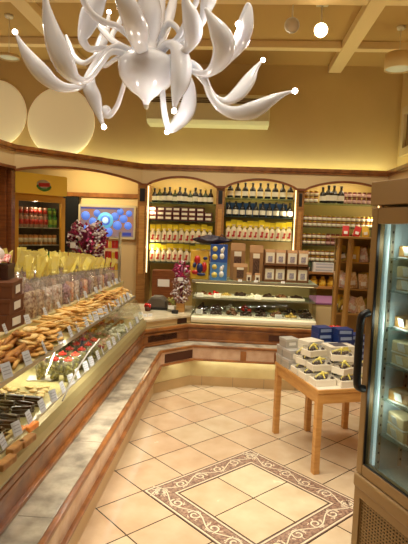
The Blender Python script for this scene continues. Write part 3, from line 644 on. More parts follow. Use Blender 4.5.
# ------------------------------------------------------------------ bouquets of foil sweets
pinkf = mat('pink_foil', (190, 60, 110), .25, metal=.3, noise=.3, nscale=10); whitef = mat('white_foil', (230, 220, 224), .3); plumf = mat('plum_foil', (110, 30, 60), .3, metal=.3)
def bouquet(nm, loc, rx, hz, n, lbl, cols, stemh=0, spike=.05):
    r = thing(nm, lbl, 'sweet bouquet', loc); bs = [MB() for _ in cols]
    for i in range(n):
        t = random.random(); a = random.random()*6.28; z = t*hz; rr = rx*(.35+.65*math.sin(PI*min(1, .15+t*.75)))*(.75+.25*random.random())
        c = Vector((rr*math.cos(a), rr*math.sin(a), stemh+z)); d = Vector((math.cos(a), math.sin(a), .5+random.uniform(-.4, .5))).normalized()
        q = random.randrange(len(cols)); b = bs[q]
        b.tube([c, c+d*spike*.3, c+d*spike*.55, c+d*spike], [.004, .013, .004, .012], 6, smooth=False)
    for b, (pn, m1) in zip(bs, cols): b.build(pn, m1, r)
    b = MB(); b.lathe([(rx*.25, stemh*.9), (rx*.55, stemh+hz*.4), (rx*.45, stemh+hz*.8), (.001, stemh+hz*.95)], n=10); b.build('core', plumf, r)
    return r
bouquet('candy_bouquet', AY(88, 262, 5.05)*1, .15, .33, 230, 'spiky bouquet of pink and plum foil sweets behind the wrapped bags', (('pink_sweets', pinkf), ('white_sweets', whitef), ('plum_sweets', plumf)), .0, .07).location.z = 1.34
b = MB(); b.lathe([(.10, 1.076), (.12, 1.10), (.11, 1.28), (.13, 1.335)], n=20); q_ = AY(88, 262, 5.05); o = b.build('bouquet_stand', mat('dark_basket', (88, 48, 30), .7)); o.location = (q_.x, q_.y, 0); tag(o, 'brown round stand under the spiky pink sweet bouquet', 'stand')
# a rack of red and yellow packets, and small bottles behind the bags
rk = AY(112, 262, 5.47); red = mat('red_packet', (190, 40, 34), .4); yp = mat('yellow_packet', (226, 182, 60), .4)
r = thing('packet_rack', 'narrow rack of red and yellow packets behind the wrapped bags', 'rack', (rk.x, rk.y, 0))
b = MB(); b.box(-.09, .09, -.05, .05, .726, .746); b.box(-.09, -.08, -.05, .05, .746, 1.60); b.box(.08, .09, -.05, .05, .746, 1.60)
for z in (1.18, 1.3, 1.42, 1.54): b.box(-.08, .08, -.05, .05, z-.006, z)
b.build('rack_frame', metal, r)
pk = mesh_obj('packet', red, lambda b: b.box(-.016, .016, -.012, .012, 0, .085), 'packet', ''); pk2 = mesh_obj('packet', yp, lambda b: b.box(-.016, .016, -.012, .012, 0, .075), 'packet', '')
for zi, z in enumerate((1.18, 1.3, 1.42)):
    for j in range(4): put(pk if (zi+j) % 3 else pk2, (rk.x-.055+.037*j, rk.y-.025, z), 0, '%s packet, %s from the left on the %s shelf of the packet rack' % ('red' if (zi+j) % 3 else 'yellow', ORD[j], ('lowest', 'middle', 'upper')[zi]), 'packets in the narrow rack')
# ------------------------------------------------------------------ soda fridge
FL = Vector((-2.66, 5.92, 0)); az = math.radians(35); fe = Vector((math.sin(az), math.cos(az), 0)); frz = math.atan2(fe.y, fe.x)
fr = thing('drinks_fridge', 'tall yellow drinks fridge with glass door and lit shelves of cans', 'fridge', FL, frz)
fy = mat('fridge_yellow', (206, 150, 46), .4); fyh = mat('fridge_sign_yellow', (222, 172, 50), .4, emit=.25); fd = mat('fridge_dark_inside', (60, 52, 46), .6)
b = MB(); wF = .73; dF = .55
b.box(0, .03, .05, dF, .1, 2.02); b.box(wF-.03, wF, .05, dF, .1, 2.02); b.box(.03, wF-.03, dF-.03, dF, .1, 2.02); b.box(0, wF, 0, dF, 0, .1); b.box(.03, wF-.03, .05, dF-.03, 1.98, 2.02)
b.build('cabinet', [fy], fr)
b = MB(); b.prism(rrect(0, wF, 2.02, 2.27, .02), -.03, dF, lambda x, y, z: (x, z, y)); hd = b.build('header_panel', fyh, fr)
b = MB(); b.lathe([(.001, -.008), (.095, -.008), (.10, 0), (.001, .002)], n=32, sy=.62); e_ = b.build('emblem', mat('emblem_white', (240, 236, 220), .5), hd); e_.rotation_euler = (PI/2, 0, 0); e_.location = (wF*.52, -.034, 2.14)
b = MB(); b.prism([(-.08, -.028), (.08, -.018), (.08, .03), (-.08, .02)], .008, .012); o = b.build('emblem_banner', red, hd); o.rotation_euler = (PI/2, 0, 0); o.location = (wF*.52, -.034, 2.14)
b = MB()
for s in (-1, 1):
    for j in range(5): a = math.radians(200+18*j) if s < 0 else math.radians(-20-18*j); b.ball((.092*math.cos(a), -.034-.006, .062*math.sin(a)), .018, 8, sx=1.2, sy=.4)
o = b.build('leaf_wreath', mat('leaf_green', (60, 130, 50), .5), hd); o.location = (wF*.52, 0, 2.14)
b = MB(); b.box(0, .06, 0, .045, .1, 2.0); b.box(wF-.06, wF, 0, .045, .1, 2.0); b.box(.06, wF-.06, 0, .045, .1, .2); b.box(.06, wF-.06, 0, .045, 1.93, 2.0); dr = b.build('door_frame', fy, fr, bevel=.004)
b = MB(); b.box(.06, wF-.06, .018, .024, .2, 1.93); b.build('door_glass', glass, dr)
b = MB(); b.box(.03, wF-.03, dF-.04, dF-.031, .1, 1.98); b.box(.031, .036, .06, dF-.04, .1, 1.98); b.box(wF-.036, wF-.031, .06, dF-.04, .1, 1.98); b.build('lining', fd, fr)
def can(nm, cm, lm):
    r = thing(nm, '', 'drink'); b = MB(); b.lathe([(.022, 0), (.028, .008), (.028, .105), (.024, .115), (.001, .115)], n=12); b.build('can_body', cm, r)
    b = MB(); b.lathe([(.0285, .03), (.0285, .08)], n=12); b.build('can_label', lm, r); return r
cans = [(can('drink_can', mat('can_silver', (170, 130, 110), .3), red), 'red labelled'), (can('drink_can', mat('can_amber', (190, 120, 50), .3), mat('can_cream', (220, 200, 160), .4)), 'amber'), (can('drink_can', mat('can_green', (60, 140, 60), .3), mat('can_lime', (150, 190, 70), .4)), 'green')]
R3 = Matrix.Rotation(frz, 3, 'Z')
for si, z in enumerate((.95, 1.17, 1.39, 1.61)):
    b = MB(); b.box(.038, wF-.038, .06, dF-.05, z-.012, z); b.build('shelf', metal, fr)
    for j in range(9):
        x = .085+.07*j; ci = (1 if si == 2 else 0) if (j < 4 or si >= 2) else (2 if si == 1 else 0)
        if si == 3 and j > 6: ci = 2
        put(cans[ci][0], FL+R3@Vector((x, .12, z)), 0, '%s can, %s from the left on the %s fridge shelf' % (cans[ci][1], ORD[j], ('lowest lit', 'second lowest', 'second highest', 'highest')[si]), 'cans in the drinks fridge', 1.08 if si < 3 else 1.25)
        if si == 3: put(cans[ci][0], FL+R3@Vector((x, .12, z+.145)), 0, '%s can stacked on top, %s from the left on the highest fridge shelf' % (cans[ci][1], ORD[j]), 'stacked cans in the drinks fridge', .9)
b = MB(); b.box(.30, .37, .010, .017, 1.0, 1.06); b.build('door_notice', whitep, dr)
light('POINT', 'fridge_light', FL+R3@Vector((.35, .10, 1.90)), 3.0, (1, .85, .6), .03)
# ------------------------------------------------------------------ wall screen
tv = thing('wall_screen', 'flat screen on the cream wall showing blue circles on orange', 'screen', (-1.915, 7.44, 1.47))
b = MB(); b.prism(rrect(-.43, .43, 0, .50, .012), -.045, 0, lambda x, y, z: (x, z, y)); b.build('bezel', mat('screen_white', (222, 210, 176), .4), tv)
b = MB(); b.box(-.40, .40, -.048, -.045, .035, .465); sc_ = b.build('picture', mat('screen_orange', (160, 110, 80), .6, emit=.5, col2=(120, 120, 150), nscale=5), tv)
def discs(lst, m1, nm, dy):
    b = MB()
    for x, z, rx in lst: b.lathe([(.001, 0), (rx, 0), (rx, .0015), (.001, .0016)], (x, z, 0), 24)
    o = b.build(nm, m1, sc_); o.rotation_euler = (PI/2, 0, 0); o.location = (0, -.048-dy, 0)
discs([(-.32, .33, .065), (-.21, .25, .055), (-.15, .37, .05), (-.30, .14, .055), (.02, .10, .07), (.16, .20, .065), (.25, .30, .06), (.20, .40, .05), (.32, .20, .055), (.33, .38, .045), (.12, .33, .06), (-.09, .14, .05)], mat('screen_blue', (90, 130, 235), .6, emit=.9), 'blue_circles', .0)
discs([(-.02, .27, .12)], mat('screen_cyan', (110, 200, 240), .6, emit=.8), 'cyan_circle', .002)
discs([(-.02, .27, .075)], mat('screen_blue', 0), 'circle_middle', .004); discs([(-.02, .27, .045)], mat('screen_pale', (190, 235, 250), .6, emit=1.2), 'circle_core', .006)
b = MB(); b.box(-.39, .20, -.052, -.048, .435, .455); b.box(-.39, -.33, -.052, -.048, .05, .09); b.box(.24, .37, -.056, -.052, .055, .10); b.build('caption_bar', mat('screen_navy', (50, 60, 140), .6, emit=.8), sc_)
# ------------------------------------------------------------------ wall bays: shelves, light strips, goods
BAYS = {'left': (-1.262, -.292), 'middle': (-.175, .818), 'right': (.922, 1.95)}
def shelf(bay, z, d=.36, m1=shelfg, nm='glass_shelf', word='glass'):
    x0, x1 = BAYS[bay]; b = MB(); b.box(x0, x1, 7.47-d, 7.47, z-.012, z)
    return b.build(nm, m1), (x0, x1)
SH = {'left': [(2.02, 'top'), (1.77, 'second'), (1.455, 'third'), (1.175, 'lowest')], 'middle': [(2.12, 'top'), (1.86, 'second'), (1.535, 'third')], 'right': [(2.085, 'top'), (1.75, 'second'), (1.50, 'third'), (1.265, 'fourth')]}
for bay in SH:
    for z, wd in SH[bay]:
        o, _ = shelf(bay, z); tag(o, '%s glass shelf of the %s wall bay, with goods along it' % (wd, bay), 'shelf')
for bay, s in (('left', 0), ('middle', 1), ('right', 1)):
    x0, x1 = BAYS[bay]; x = x0+.012 if s == 0 else x1-.012; b = MB(); b.box(x-.006, x+.006, 7.085, 7.1, 1.02, 2.24)
    tag(b.build('light_strip', strip), 'glowing upright light strip at the %s edge of the %s wall bay' % ('left' if s == 0 else 'right', bay), 'light')
    light('POINT', 'bay_strip_light', (x+(.05 if s == 0 else -.05), 7.12, 1.9), 3.5, (1, .86, .58), .05)
    light('POINT', 'bay_strip_light', (x+(.05 if s == 0 else -.05), 7.12, 1.4), 3.5, (1, .86, .58), .05)
for bay in BAYS: light('AREA', 'bay_top_light', (sum(BAYS[bay])/2, 7.2, 2.44), 6, (1, .86, .58), (.8, .08), (sum(BAYS[bay])/2, 7.3, 0))
def mk_bottle(nm, gl, lab, h=.24, r=.036, cap=None):
    t = thing(nm, '', 'bottle'); b = MB(); b.lathe([(r*.9, 0), (r, .006), (r, h*.55), (r*.75, h*.65), (r*.36, h*.75), (r*.33, h*.93), (r*.40, h*.935), (r*.40, h*.96)], n=14); b.build('bottle_body', gl, t)
    b = MB(); b.lathe([(r*1.03, h*.14), (r*1.03, h*.44)], n=14, caps=False); b.build('paper_label', lab, t)
    b = MB(); b.lathe([(r*.42, h*.90), (r*.42, h*1.0), (.001, h*1.003)], n=10); b.build('cap', cap or dark, t); return t
bgl = mat('dark_bottle_glass', (30, 28, 22), .12, coat=.5); cl = mat('cream_label', (242, 234, 206), .6); gc = mat('gold_cap', (196, 160, 60), .35, metal=.6)
bo1 = mk_bottle('wine_bottle', bgl, cl, .215, .040); bo2 = mk_bottle('wine_bottle', mat('green_bottle_glass', (60, 66, 30), .12, coat=.5), cl, .205, .038, gc); bo3 = mk_bottle('wine_bottle', bgl, cl, .22, .044, dark)
xs_ = [-1.18+.073*i for i in range(12)]
for i, x in enumerate(xs_): put(bo2 if i % 3 == 1 else bo1, (x, 7.20+random.uniform(-.02, .02), 2.02), 0, '%s wine bottle, %s from the left on the top shelf of the left bay' % ('green' if i % 3 == 1 else 'dark', ORD[i]), 'bottles on the left bay top shelf', random.uniform(.92, 1.05))
for i in range(9): put(bo3, (-.10+.105*i, 7.19, 2.12), random.random()*.5, 'dark bottle with cream label, %s from the left on the middle bay top shelf' % ORD[i], 'bottles on the middle bay top shelf', .98)
for i in range(10): put(bo3 if i % 2 else bo1, (-.11+.095*i, 7.20, 1.86), 0, 'dark bottle with round label, %s from the left on the middle bay second shelf' % ORD[i], 'bottles on the middle bay second shelf', .97)
for i in range(4): put(bo3, (1.19+.077*i+(.02 if i == 3 else 0), 7.18, 2.085), 0, 'dark bottle among the jars on the right bay top shelf, %s from left' % ORD[i], 'bottles on the right bay top shelf', (1, 1.12, 1.12, 1.08)[i])
# jars
def mk_jar(body, lidm, lab):
    t = thing('honey_jar', '', 'jar'); b = MB(); b.lathe([(.024, 0), (.028, .005), (.028, .055), (.022, .062)], n=12); b.build('jar_body', body, t)
    b = MB(); b.lathe([(.025, .060), (.025, .074), (.001, .075)], n=12); b.build('lid', lidm, t); b = MB(); b.lathe([(.0287, .012), (.0287, .048)], n=12); b.build('paper_label', lab, t); return t
jr1 = mk_jar(mat('amber_jam', (140, 70, 24), .2, coat=.5), gc, cl); jr2 = mk_jar(mat('red_jam', (120, 28, 24), .2, coat=.5), dwood, mat('rose_label', (222, 180, 170), .6))
for z, wd, skip in ((2.085, 'top', (1.15, 1.48)), (1.75, 'second', None), (1.50, 'third', None), (1.265, 'fourth', None)):
    for tier in (0, 1):
        n = 0
        for i in range(15):
            x = .965+.066*i
            if skip and skip[0] < x < skip[1]: continue
            if wd in ('third', 'fourth') and x > 1.72: continue
            n += 1; rd = (z > 2 and x > 1.4) or (wd == 'third' and i > 4)
            put(jr2 if rd else jr1, (x, 7.18, z+.077*tier*1.08), 0, '%s labelled jar, %s from left in the %s tier, right bay %s shelf' % ('rose' if rd else 'cream', ORD[n-1], ('lower', 'upper')[tier], wd), 'jars on the right bay %s shelf' % wd, 1.08)
# dark red box stacks, left bay second shelf
drb = mat('burgundy_box', (92, 34, 26), .4); 
def mk_box(nm, m1, lab, w, d, h):
    t = thing(nm, '', 'box'); b = MB(); b.box(-w/2, w/2, -d/2, d/2, 0, h); b.build('box_body', m1, t, bevel=.002); b = MB(); b.box(-w*.38, w*.38, -d/2-.0015, -d/2, h*.3, h*.8); b.build('paper_label', lab, t); return t
bb = mk_box('chocolate_box', drb, cl, .105, .16, .062)
for c in range(8):
    for r_ in range(3):
        if c == 7 and r_ == 2: continue
        put(bb, (-1.19+.113*c, 7.22, 1.77+.0625*r_), random.uniform(-.06, .06), 'burgundy box with cream label, %s stack from left, %s, left bay second shelf' % (ORD[c], ('bottom', 'middle', 'top')[r_]), 'burgundy boxes in the left bay')
# shelf gift bags with yellow tops
pat = mat('floral_paper', (246, 230, 192), .6)
def mk_sbag():
    t = thing('small_gift_bag', '', 'gift bag'); b = MB(); b.lathe([(.024, 0), (.034, .01), (.034, .11), (.014, .145), (.03, .165)], n=8, smooth=False, sy=.8); b.build('bag_body', pat, t)
    b = MB(); b.box(-.018, .014, -.032, -.027, .03, .05); b.box(-.004, .012, -.032, -.027, .05, .075); b.box(-.004, .020, -.032, -.027, .075, .092); b.build('red_print', red, t)
    b = MB(); M = Matrix.Rotation(.1, 3, 'Z'); b.obox((0, 0, .180), (.066, .014, .075), M); b.obox((0, .012, .18), (.05, .012, .055), Matrix.Rotation(.6, 3, 'Z')); b.build('yellow_top', mat('strong_yellow', (246, 214, 40), .5), t, bevel=.003); return t
sb = mk_sbag()
for bay, z, wd, x0, n, dx, dep in (('left', 1.455, 'third', -1.19, 11, .082, 7.2), ('left', 1.175, 'lowest', -1.19, 11, .082, 7.2), ('middle', 1.535, 'third', -.11, 12, .078, 7.2)):
    for i in range(n): put(sb, (x0+dx*i, dep+random.uniform(-.015, .015), z), random.uniform(-.2, .2), 'yellow topped floral gift bag, %s from left, %s bay %s shelf' % (ORD[i], bay, wd), 'gift bags on the %s bay %s shelf' % (bay, wd), random.uniform(1.12, 1.3))
# blue strip boxes behind the middle bottles and on left top shelf
bluem = mat('blue_box_card', (58, 92, 150), .5, noise=.3, nscale=20)
for i, (x, y, z, w_, lb) in enumerate(((-.72, 7.38, 2.02, .5, 'flat blue box lying behind the bottles on the left bay top shelf'), (.05, 7.37, 1.86, .42, 'blue box behind the bottles on the middle bay second shelf, left one'), (.52, 7.37, 1.86, .4, 'blue box behind the bottles on the middle bay second shelf, right one'))):
    b = MB(); b.box(-w_/2, w_/2, -.04, .04, 0, .06 if i == 0 else .2); o = b.build('blue_box', bluem, bevel=.003); o.location = (x, y, z); tag(o, lb, 'box')
# lower right bay: boards, white boxes, yellow bags, purple shelf, cabinet
for z, m1, nm, lb in ((1.13, wood, 'wooden_shelf', 'wooden shelf under the stacked white boxes in the right bay'), (.93, beech, 'wooden_shelf', 'wooden shelf holding the yellow bags in the right bay')):
    b = MB(); b.box(.925, 1.948, 7.0, 7.47, z-.03, z); tag(b.build(nm, m1), lb, 'shelf')
wb = mk_box('white_box', whitep, greyt, .30, .22, .042)
for i in range(3): put(wb, (1.24, 7.16, 1.13+.043*i), random.uniform(-.05, .05), 'flat white box, %s of the stack in the right bay' % ('lowest', 'middle', 'topmost')[i], 'flat white boxes in the right bay')
b = MB(); b.lathe([(.03, 0), (.035, .06), (.03, .06)], n=12); pt_ = thing('green_plant', 'small grey-green potted sprig beside the stacked white boxes', 'plant', (1.02, 7.12, 1.13)); b.build('pot', whitep, pt_)
b = MB()
for i in range(26): a = random.random()*6.28; e = Vector((math.cos(a)*.05, math.sin(a)*.05, .06+random.random()*.08)); b.tube([(0, 0, .05), e*.6+Vector((0, 0, .03)), e], [.003, .010, .003], 5)
b.build('leaves', mat('sprig_green', (96, 116, 76), .6), pt_)
ybag = mesh_obj('yellow_bag', mat('golden_cello', (224, 176, 40), .35, col2=(240, 210, 90), nscale=25), lambda b: b.lathe([(.045, 0), (.06, .03), (.055, .09), (.02, .12), (.035, .14)], n=10, smooth=False), 'bag', '')
for i in range(8): put(ybag, (1.0+.12*i, 7.12, .93), random.random(), 'golden yellow bag, %s from the left on the lower wooden shelf, right bay' % ORD[i], 'golden bags in the right bay', random.uniform(.9, 1.05))
cb = thing('side_counter', 'cream side counter with purple cloth top right of the glass case', 'counter', (1.55, 6.5, 0))
b = MB(); b.box(-.58, .5, -.35, .35, 0, .80); b.build('cabinet_body', cream, cb); b = MB(); b.box(-.59, .5, -.36, .35, .80, .825); b.build('purple_cloth', mat('purple_cloth', (150, 96, 140), .8), cb, bevel=.004)
b = MB(); b.box(-.54, -.28, -.358, -.35, .1, .76); b.box(-.24, .02, -.358, -.35, .1, .76); b.build('door_panel', wallc, cb)
# ------------------------------------------------------------------ back glass case
bc = thing('chocolate_case', 'glass fronted chocolate counter at the back of the shop', 'display case', (0, 0, 0))
CX0, CX1, CY0, CY1 = -.452, .905, 5.425, 6.05
b = MB(); b.prism([(CY0+.03, .636), (CY0+.004, .65), (CY0, .675), (CY0+.006, .70), (CY0+.03, .712), (CY0+.09, .712), (CY0+.09, .636)], CX0, CX1, lambda x, y, z: (z, x, y)); b.build('rounded_base', mat('white_enamel', (232, 224, 196), .25), bc, bevel=.003)
b = MB(); b.box(CX0, CX1, CY0+.09, CY1, .30, .70); b.build('deck', mat('deck_tan', (196, 182, 146), .4), bc)
b = MB(); b.box(CX0, CX1, CY1-.02, CY1, .70, 1.08); b.build('back_panel', mat('case_back', (176, 160, 108), .4), bc)
b = MB(); b.box(CX0, CX1, CY0+.18, CY1-.02, .888, .898); b.build('middle_shelf', shelfg, bc)
b = MB(); b.box(CX0, CX1, CY0+.172, CY0+.18, .882, .90); b.build('middle_shelf_edge', metal, bc)
b = MB(); b.box(CX0-.01, CX1+.01, CY0+.10, CY1+.08, 1.08, 1.098); b.build('top_board', mat('top_glass_board', (150, 160, 130), .2), bc)
b = MB(); b.box(CX0-.01, CX1+.01, CY0+.09, CY0+.10, 1.075, 1.102); b.build('top_edge', metal, bc)
b = MB(); b.prism([(CY0+.05, .712), (CY0+.056, .712), (CY0+.102, 1.078), (CY0+.096, 1.078)], CX0, CX1, lambda x, y, z: (z, x, y)); b.build('front_glass', glass, bc)
for x in (CX0, CX1-.008):
    b = MB(); b.prism([(CY0+.05, .70), (CY0+.10, 1.08), (CY1-.02, 1.08), (CY1-.02, .70)], x, x+.008, lambda x_, y_, z_: (z_, x_, y_)); b.build('side_glass', glass, bc)
b = MB(); b.tube([(CX0+.03, CY0+.125, 1.072), (CX1-.03, CY0+.125, 1.072)], .004, 8); b.build('light_tube', strip, bc)
light('AREA', 'case_light', (.22, CY0+.15, 1.058), 3, (1, .86, .55), (1.25, .03), (.22, CY0+.35, .7))
b = MB(); b.prism([(-.02, 0), (.02, 0), (.017, .02), (-.017, .02)], -.09, .09, lambda x, y, z: (z, x, y))
rimm = mat('tray_white', (235, 230, 215), .35)
def mk_tray(w, d):
    t = thing('serving_tray', '', 'tray'); b = MB(); b.box(-w/2, w/2, -d/2, d/2, 0, .006); o = b.build('tray_base', rimm, t)
    b = MB(); 
    for s in (-1, 1): b.box(-w/2-.012, w/2+.012, s*d/2-.004, s*d/2+.004, 0, .026); b.box(s*w/2-.004, s*w/2+.004, -d/2, d/2, 0, .026)
    b.build('tray_rim', rimm, t); return t
tr = mk_tray(.145, .17)
pral = mesh_obj('praline', choc, lambda b: b.ball((0, 0, .009), .012, 8, sx=1.2, sz=.75), 'praline', '')
pral2 = mesh_obj('praline', choc2, lambda b: b.ball((0, 0, .009), .012, 8, sx=1.2, sz=.75), 'praline', '')
chy = mesh_obj('red_cherry', mat('cherry_red', (206, 26, 24), .2, coat=.5), lambda b: b.ball((0, 0, .010), .011, 8), 'sweet', '')
ylo = mesh_obj('candied_peel', mat('peel_yellow', (226, 196, 110), .4), lambda b: b.box(-.014, .014, -.006, .006, 0, .010), 'sweet', '')
wht = mesh_obj('white_praline', mat('white_meringue', 0), lambda b: b.ball((0, 0, .009), .012, 8, sx=1.2, sz=.75), 'praline', '')
LOW = [pral, pral2, wht, chy, pral, ylo, pral, pral]
LOWN = ['dark', 'milk', 'white', 'red', 'dark', 'yellow', 'dark', 'dark']
ti = 0
for row, (yy, zt) in enumerate(((CY0+.17, .70), (CY0+.37, .716))):
    for i in range(8):
        x = CX0+.10+.167*i; ii = i if row == 1 else [0, 4, 1, 6, 7, 1, 5, 0][i]
        if row == 0 and i == 0: pass
        zz = zt
        if row == 1:
            pass
        put(tr, (x, yy, .70), 0, 'white tray of %s sweets, %s from left, %s row of chocolate counter' % (LOWN[ii], ORD[i], ('front', 'rear')[row]), 'trays on the case floor')
        for j in range(18):
            px_ = random.uniform(-.055, .055); py_ = random.uniform(-.065, .065); hh = .085*(1-abs(px_)/.075)*(1-abs(py_)/.1)*random.random()
            put(LOW[ii], (x+px_, yy+py_, .706+hh+(.02 if row else 0)), (random.uniform(-.3, .3), 0, random.random()*3), '%s sweet heaped in the %s row tray, %s from left in the chocolate counter' % (LOWN[ii], ('front', 'rear')[row], ORD[i]), 'sweets in the %s row, %s tray' % (('front', 'rear')[row], ORD[i]), 1.7)
# front bowl at the left
bw = AY(197, 325, CY0+.14)
MID = [(-.36, pral2, 'milk'), (-.22, chy, 'red'), (-.08, ylo, 'yellow'), (.08, pral, 'dark'), (.24, wht, 'white'), (.40, pral, 'dark'), (.55, pral2, 'milk'), (.72, pral, 'dark')]
for i, (x, pp, nm) in enumerate(MID):
    put(tr, (x, CY0+.33, .898), 0, 'white tray of %s sweets, %s from left on the glass shelf of the counter' % (nm, ORD[i]), 'trays on the case shelf')
    for j in range(18):
        px_ = random.uniform(-.055, .055); py_ = random.uniform(-.065, .065); hh = (.09 if i == 3 else .045)*(1-abs(px_)/.06)*(1-abs(py_)/.09)*random.random()
        put(pp, (x+px_, CY0+.33+py_, .904+max(0, hh)), (0, 0, random.random()*3), '%s sweet heaped in the %s tray from left on the counter\'s glass shelf' % (nm, ORD[i]), 'sweets on the case shelf, %s tray' % ORD[i], 1.6)
ctag = mk_tag('price_card', .075, .050, whitep)
for i, (px, py, z, y) in enumerate(((200, 296, .90, CY0+.19), (217, 298, .90, CY0+.19), (258, 299, .90, CY0+.19), (199, 317, .73, CY0+.07), (278, 326, .712, CY0+.07))):
    q = AY(px, py, y); put(ctag, (q.x, y, z), 0, ('white price card on the glass shelf of the counter, %s from left' % ORD[i]) if i < 3 else 'white price card at the foot of the chocolate counter, %s one' % ('left', 'right')[i-3], 'price cards in the chocolate counter')
# ------------------------------------------------------------------ goods on the glass case
TZ = 1.098
kraft = mat('kraft_paper', (168, 124, 78), .75, noise=.12, nscale=10); kdark = mat('kraft_dark', (120, 78, 44), .75)
beans = mat('coffee_beans', (70, 44, 32), .5, col2=(120, 86, 66), nscale=90); win = mat('window_cream', (248, 238, 214), .5); bluebean = mat('violet_beans', (120, 108, 130), .5, col2=(200, 190, 196), nscale=90)
def mk_kraft(nm, w, h, d, cm, pale=False, lbl='', cat='kraft bag'):
    t = thing(nm, lbl, cat); b = MB(); b.prism([(-d/2, 0), (d/2, 0), (d/2, h*.8), (.004, h), (-.004, h), (-d/2, h*.8)], -w/2, w/2, lambda x, y, z: (z, x, y)); b.build('bag_body', kraft, t, bevel=.003)
    if pale: b = MB(); b.box(-w*.42, w*.42, -d/2-.003, -d/2, h*.08, h*.79); b.build('pale_panel', win, t); b = MB(); b.prism(rrect(-w*.22, w*.22, h*.16, h*.55, w*.06), -d/2-.006, -d/2-.003, lambda x, y, z: (x, z, y)); b.build('bean_window', cm, t)
    else: b = MB(); b.prism(rrect(-w*.24, w*.24, h*.16, h*.62, w*.03), -d/2-.004, -d/2, lambda x, y, z: (x, z, y)); b.build('bean_window', cm, t); b = MB(); b.box(-w*.24, w*.24, -d/2-.004, -d/2, h*.64, h*.77); b.build('paper_label', win, t)
    return t
kr = mk_kraft('kraft_coffee_bag', .17, .27, .09, beans)
for i, (px, y, z, sc, lb) in enumerate(((240, 5.72, TZ, (.95, 1, .72), 'kraft bag of beans standing low in front, right of the blue boxes'), (237, 5.86, TZ+.0, (1, .8, 1.55), 'taller kraft bag with dark window rising behind the low left kraft bag'), (255.5, 5.76, TZ+.0, (.9, 1, 1.5), 'tall kraft bag with the large dark bean window, left of the pale windows'))):
    q = AY(px, 275, y); put(kr, (q.x, y, z), 0, lb, 'large kraft bags on the glass counter', sc)
krs = mk_kraft('small_window_bag', .06, .10, .05, beans, True)
for i, px in enumerate((249, 257.5)): q = AY(px, 275, 5.60); put(krs, (q.x, 5.60, TZ), 0, 'tiny kraft bag with cream window, %s of the two before the kraft bags' % ('left', 'right')[i], 'tiny kraft bags')
rk2 = thing('tier_rack', 'low brown two-tier rack holding the small pale window bags', 'rack', (0, 5.70, TZ)); xa = AY(263, 270, 5.7).x; xb = AY(309, 270, 5.7).x
b = MB(); b.box(xa, xb, .0, .13, 0, .012); b.box(xa, xb, .0, .13, .185, .197); b.box(xa, xa+.01, 0, .13, 0, .197); b.box(xb-.01, xb, 0, .13, 0, .197); b.box(xa, xb, .12, .13, 0, .36); b.build('rack_boards', kdark, rk2)
krw = mk_kraft('window_bag', .115, .168, .07, bluebean, True)
for rw in (0, 1):
    for i, px in enumerate((269.5, 280, 291.5, 302.5)):
        q = AY(px, 270, 5.75); put(krw, (q.x, 5.755, TZ+.012+.185*rw), 0, 'small kraft bag with pale window, %s from left on the %s tier' % (ORD[i], ('lower', 'upper')[rw]), 'window bags in the tier rack')
cards = [(240, 5.54), (256, 5.54), (283, 5.54)]
for i, (px, y) in enumerate(cards): q = AY(px, 280, y); put(ctag, (q.x, y, TZ), 0, 'small white price card on the counter top edge, %s from left' % ORD[i], 'price cards on the counter top', .55)
# blue boxes with figures
skyb = mat('sky_blue_card', (84, 138, 200), .45, noise=.12, nscale=10); navyb = mat('navy_card', (32, 44, 96), .45)
bx = thing('blue_snack_box', 'pale blue box with yellow and white printed shapes, lower of the two', 'box', (AY(218.5, 270, 5.66).x, 5.66, TZ))
def figbox(t, bm1):
    b = MB(); b.box(-.095, .095, -.045, .045, 0, .20); b.build('box_body', bm1, t, bevel=.003)
    b = MB()
    for x, z, rr in ((-.045, .15, .028), (-.045, .06, .032)): b.lathe([(.001, 0), (rr, 0), (rr, .003), (.001, .004)], (x, z, 0), 16)
    o = b.build('yellow_print', mat('print_yellow', (226, 206, 110), .5), t); o.rotation_euler = (PI/2, 0, 0); o.location = (0, -.045, 0)
    b = MB()
    for x, z, rx, ry in ((.035, .13, .02, .03), (.035, .07, .026, .034), (.05, .155, .012, .02)): b.lathe([(.001, 0), (rx, 0), (rx, .002), (.001, .003)], (x, z, 0), 16, sy=ry/rx)
    o = b.build('white_print', whitep, t); o.rotation_euler = (PI/2, 0, 0); o.location = (0, -.045, 0)
figbox(bx, skyb)
bx2 = thing('blue_snack_box', 'navy blue box with yellow and white printed shapes, upper of the two', 'box', (AY(218.5, 270, 5.66).x, 5.66, TZ+.201)); figbox(bx2, mat('mid_blue_card', (48, 88, 168), .45))
# coloured bag and black bag on top
yb = thing('printed_carrier_bag', 'yellow carrier bag printed with red and black shapes beside the blue boxes', 'bag', (AY(200, 270, 5.68).x, 5.68, TZ))
b = MB(); b.prism([(-.05, 0), (.05, 0), (.055, .15), (.03, .33), (-.03, .33), (-.058, .15)], -.11, .10, lambda x, y, z: (z, x, y)); b.build('bag_body', mat('carrier_yellow', (222, 176, 52), .5, noise=.2, nscale=12), yb, bevel=.01)
b = MB(); 
for x, z, rx, ry in ((-.03, .22, .035, .05), (.05, .14, .03, .06), (-.05, .08, .04, .025)): b.lathe([(.001, 0), (rx, 0), (rx, .004), (.001, .005)], (x, z, 0), 14, sy=ry/rx)
o = b.build('red_print', red, yb); o.rotation_euler = (PI/2, 0, 0); o.location = (0, -.055, 0)
b = MB()
for x, z, rx, ry in ((.0, .13, .035, .055), (-.06, .16, .02, .03), (.06, .24, .025, .02), (.02, .06, .05, .018)): b.lathe([(.001, 0), (rx, 0), (rx, .004), (.001, .005)], (x, z, 0), 14, sy=ry/rx)
o = b.build('black_print', navyb, yb); o.rotation_euler = (PI/2, 0, 0); o.location = (0, -.058, 0)
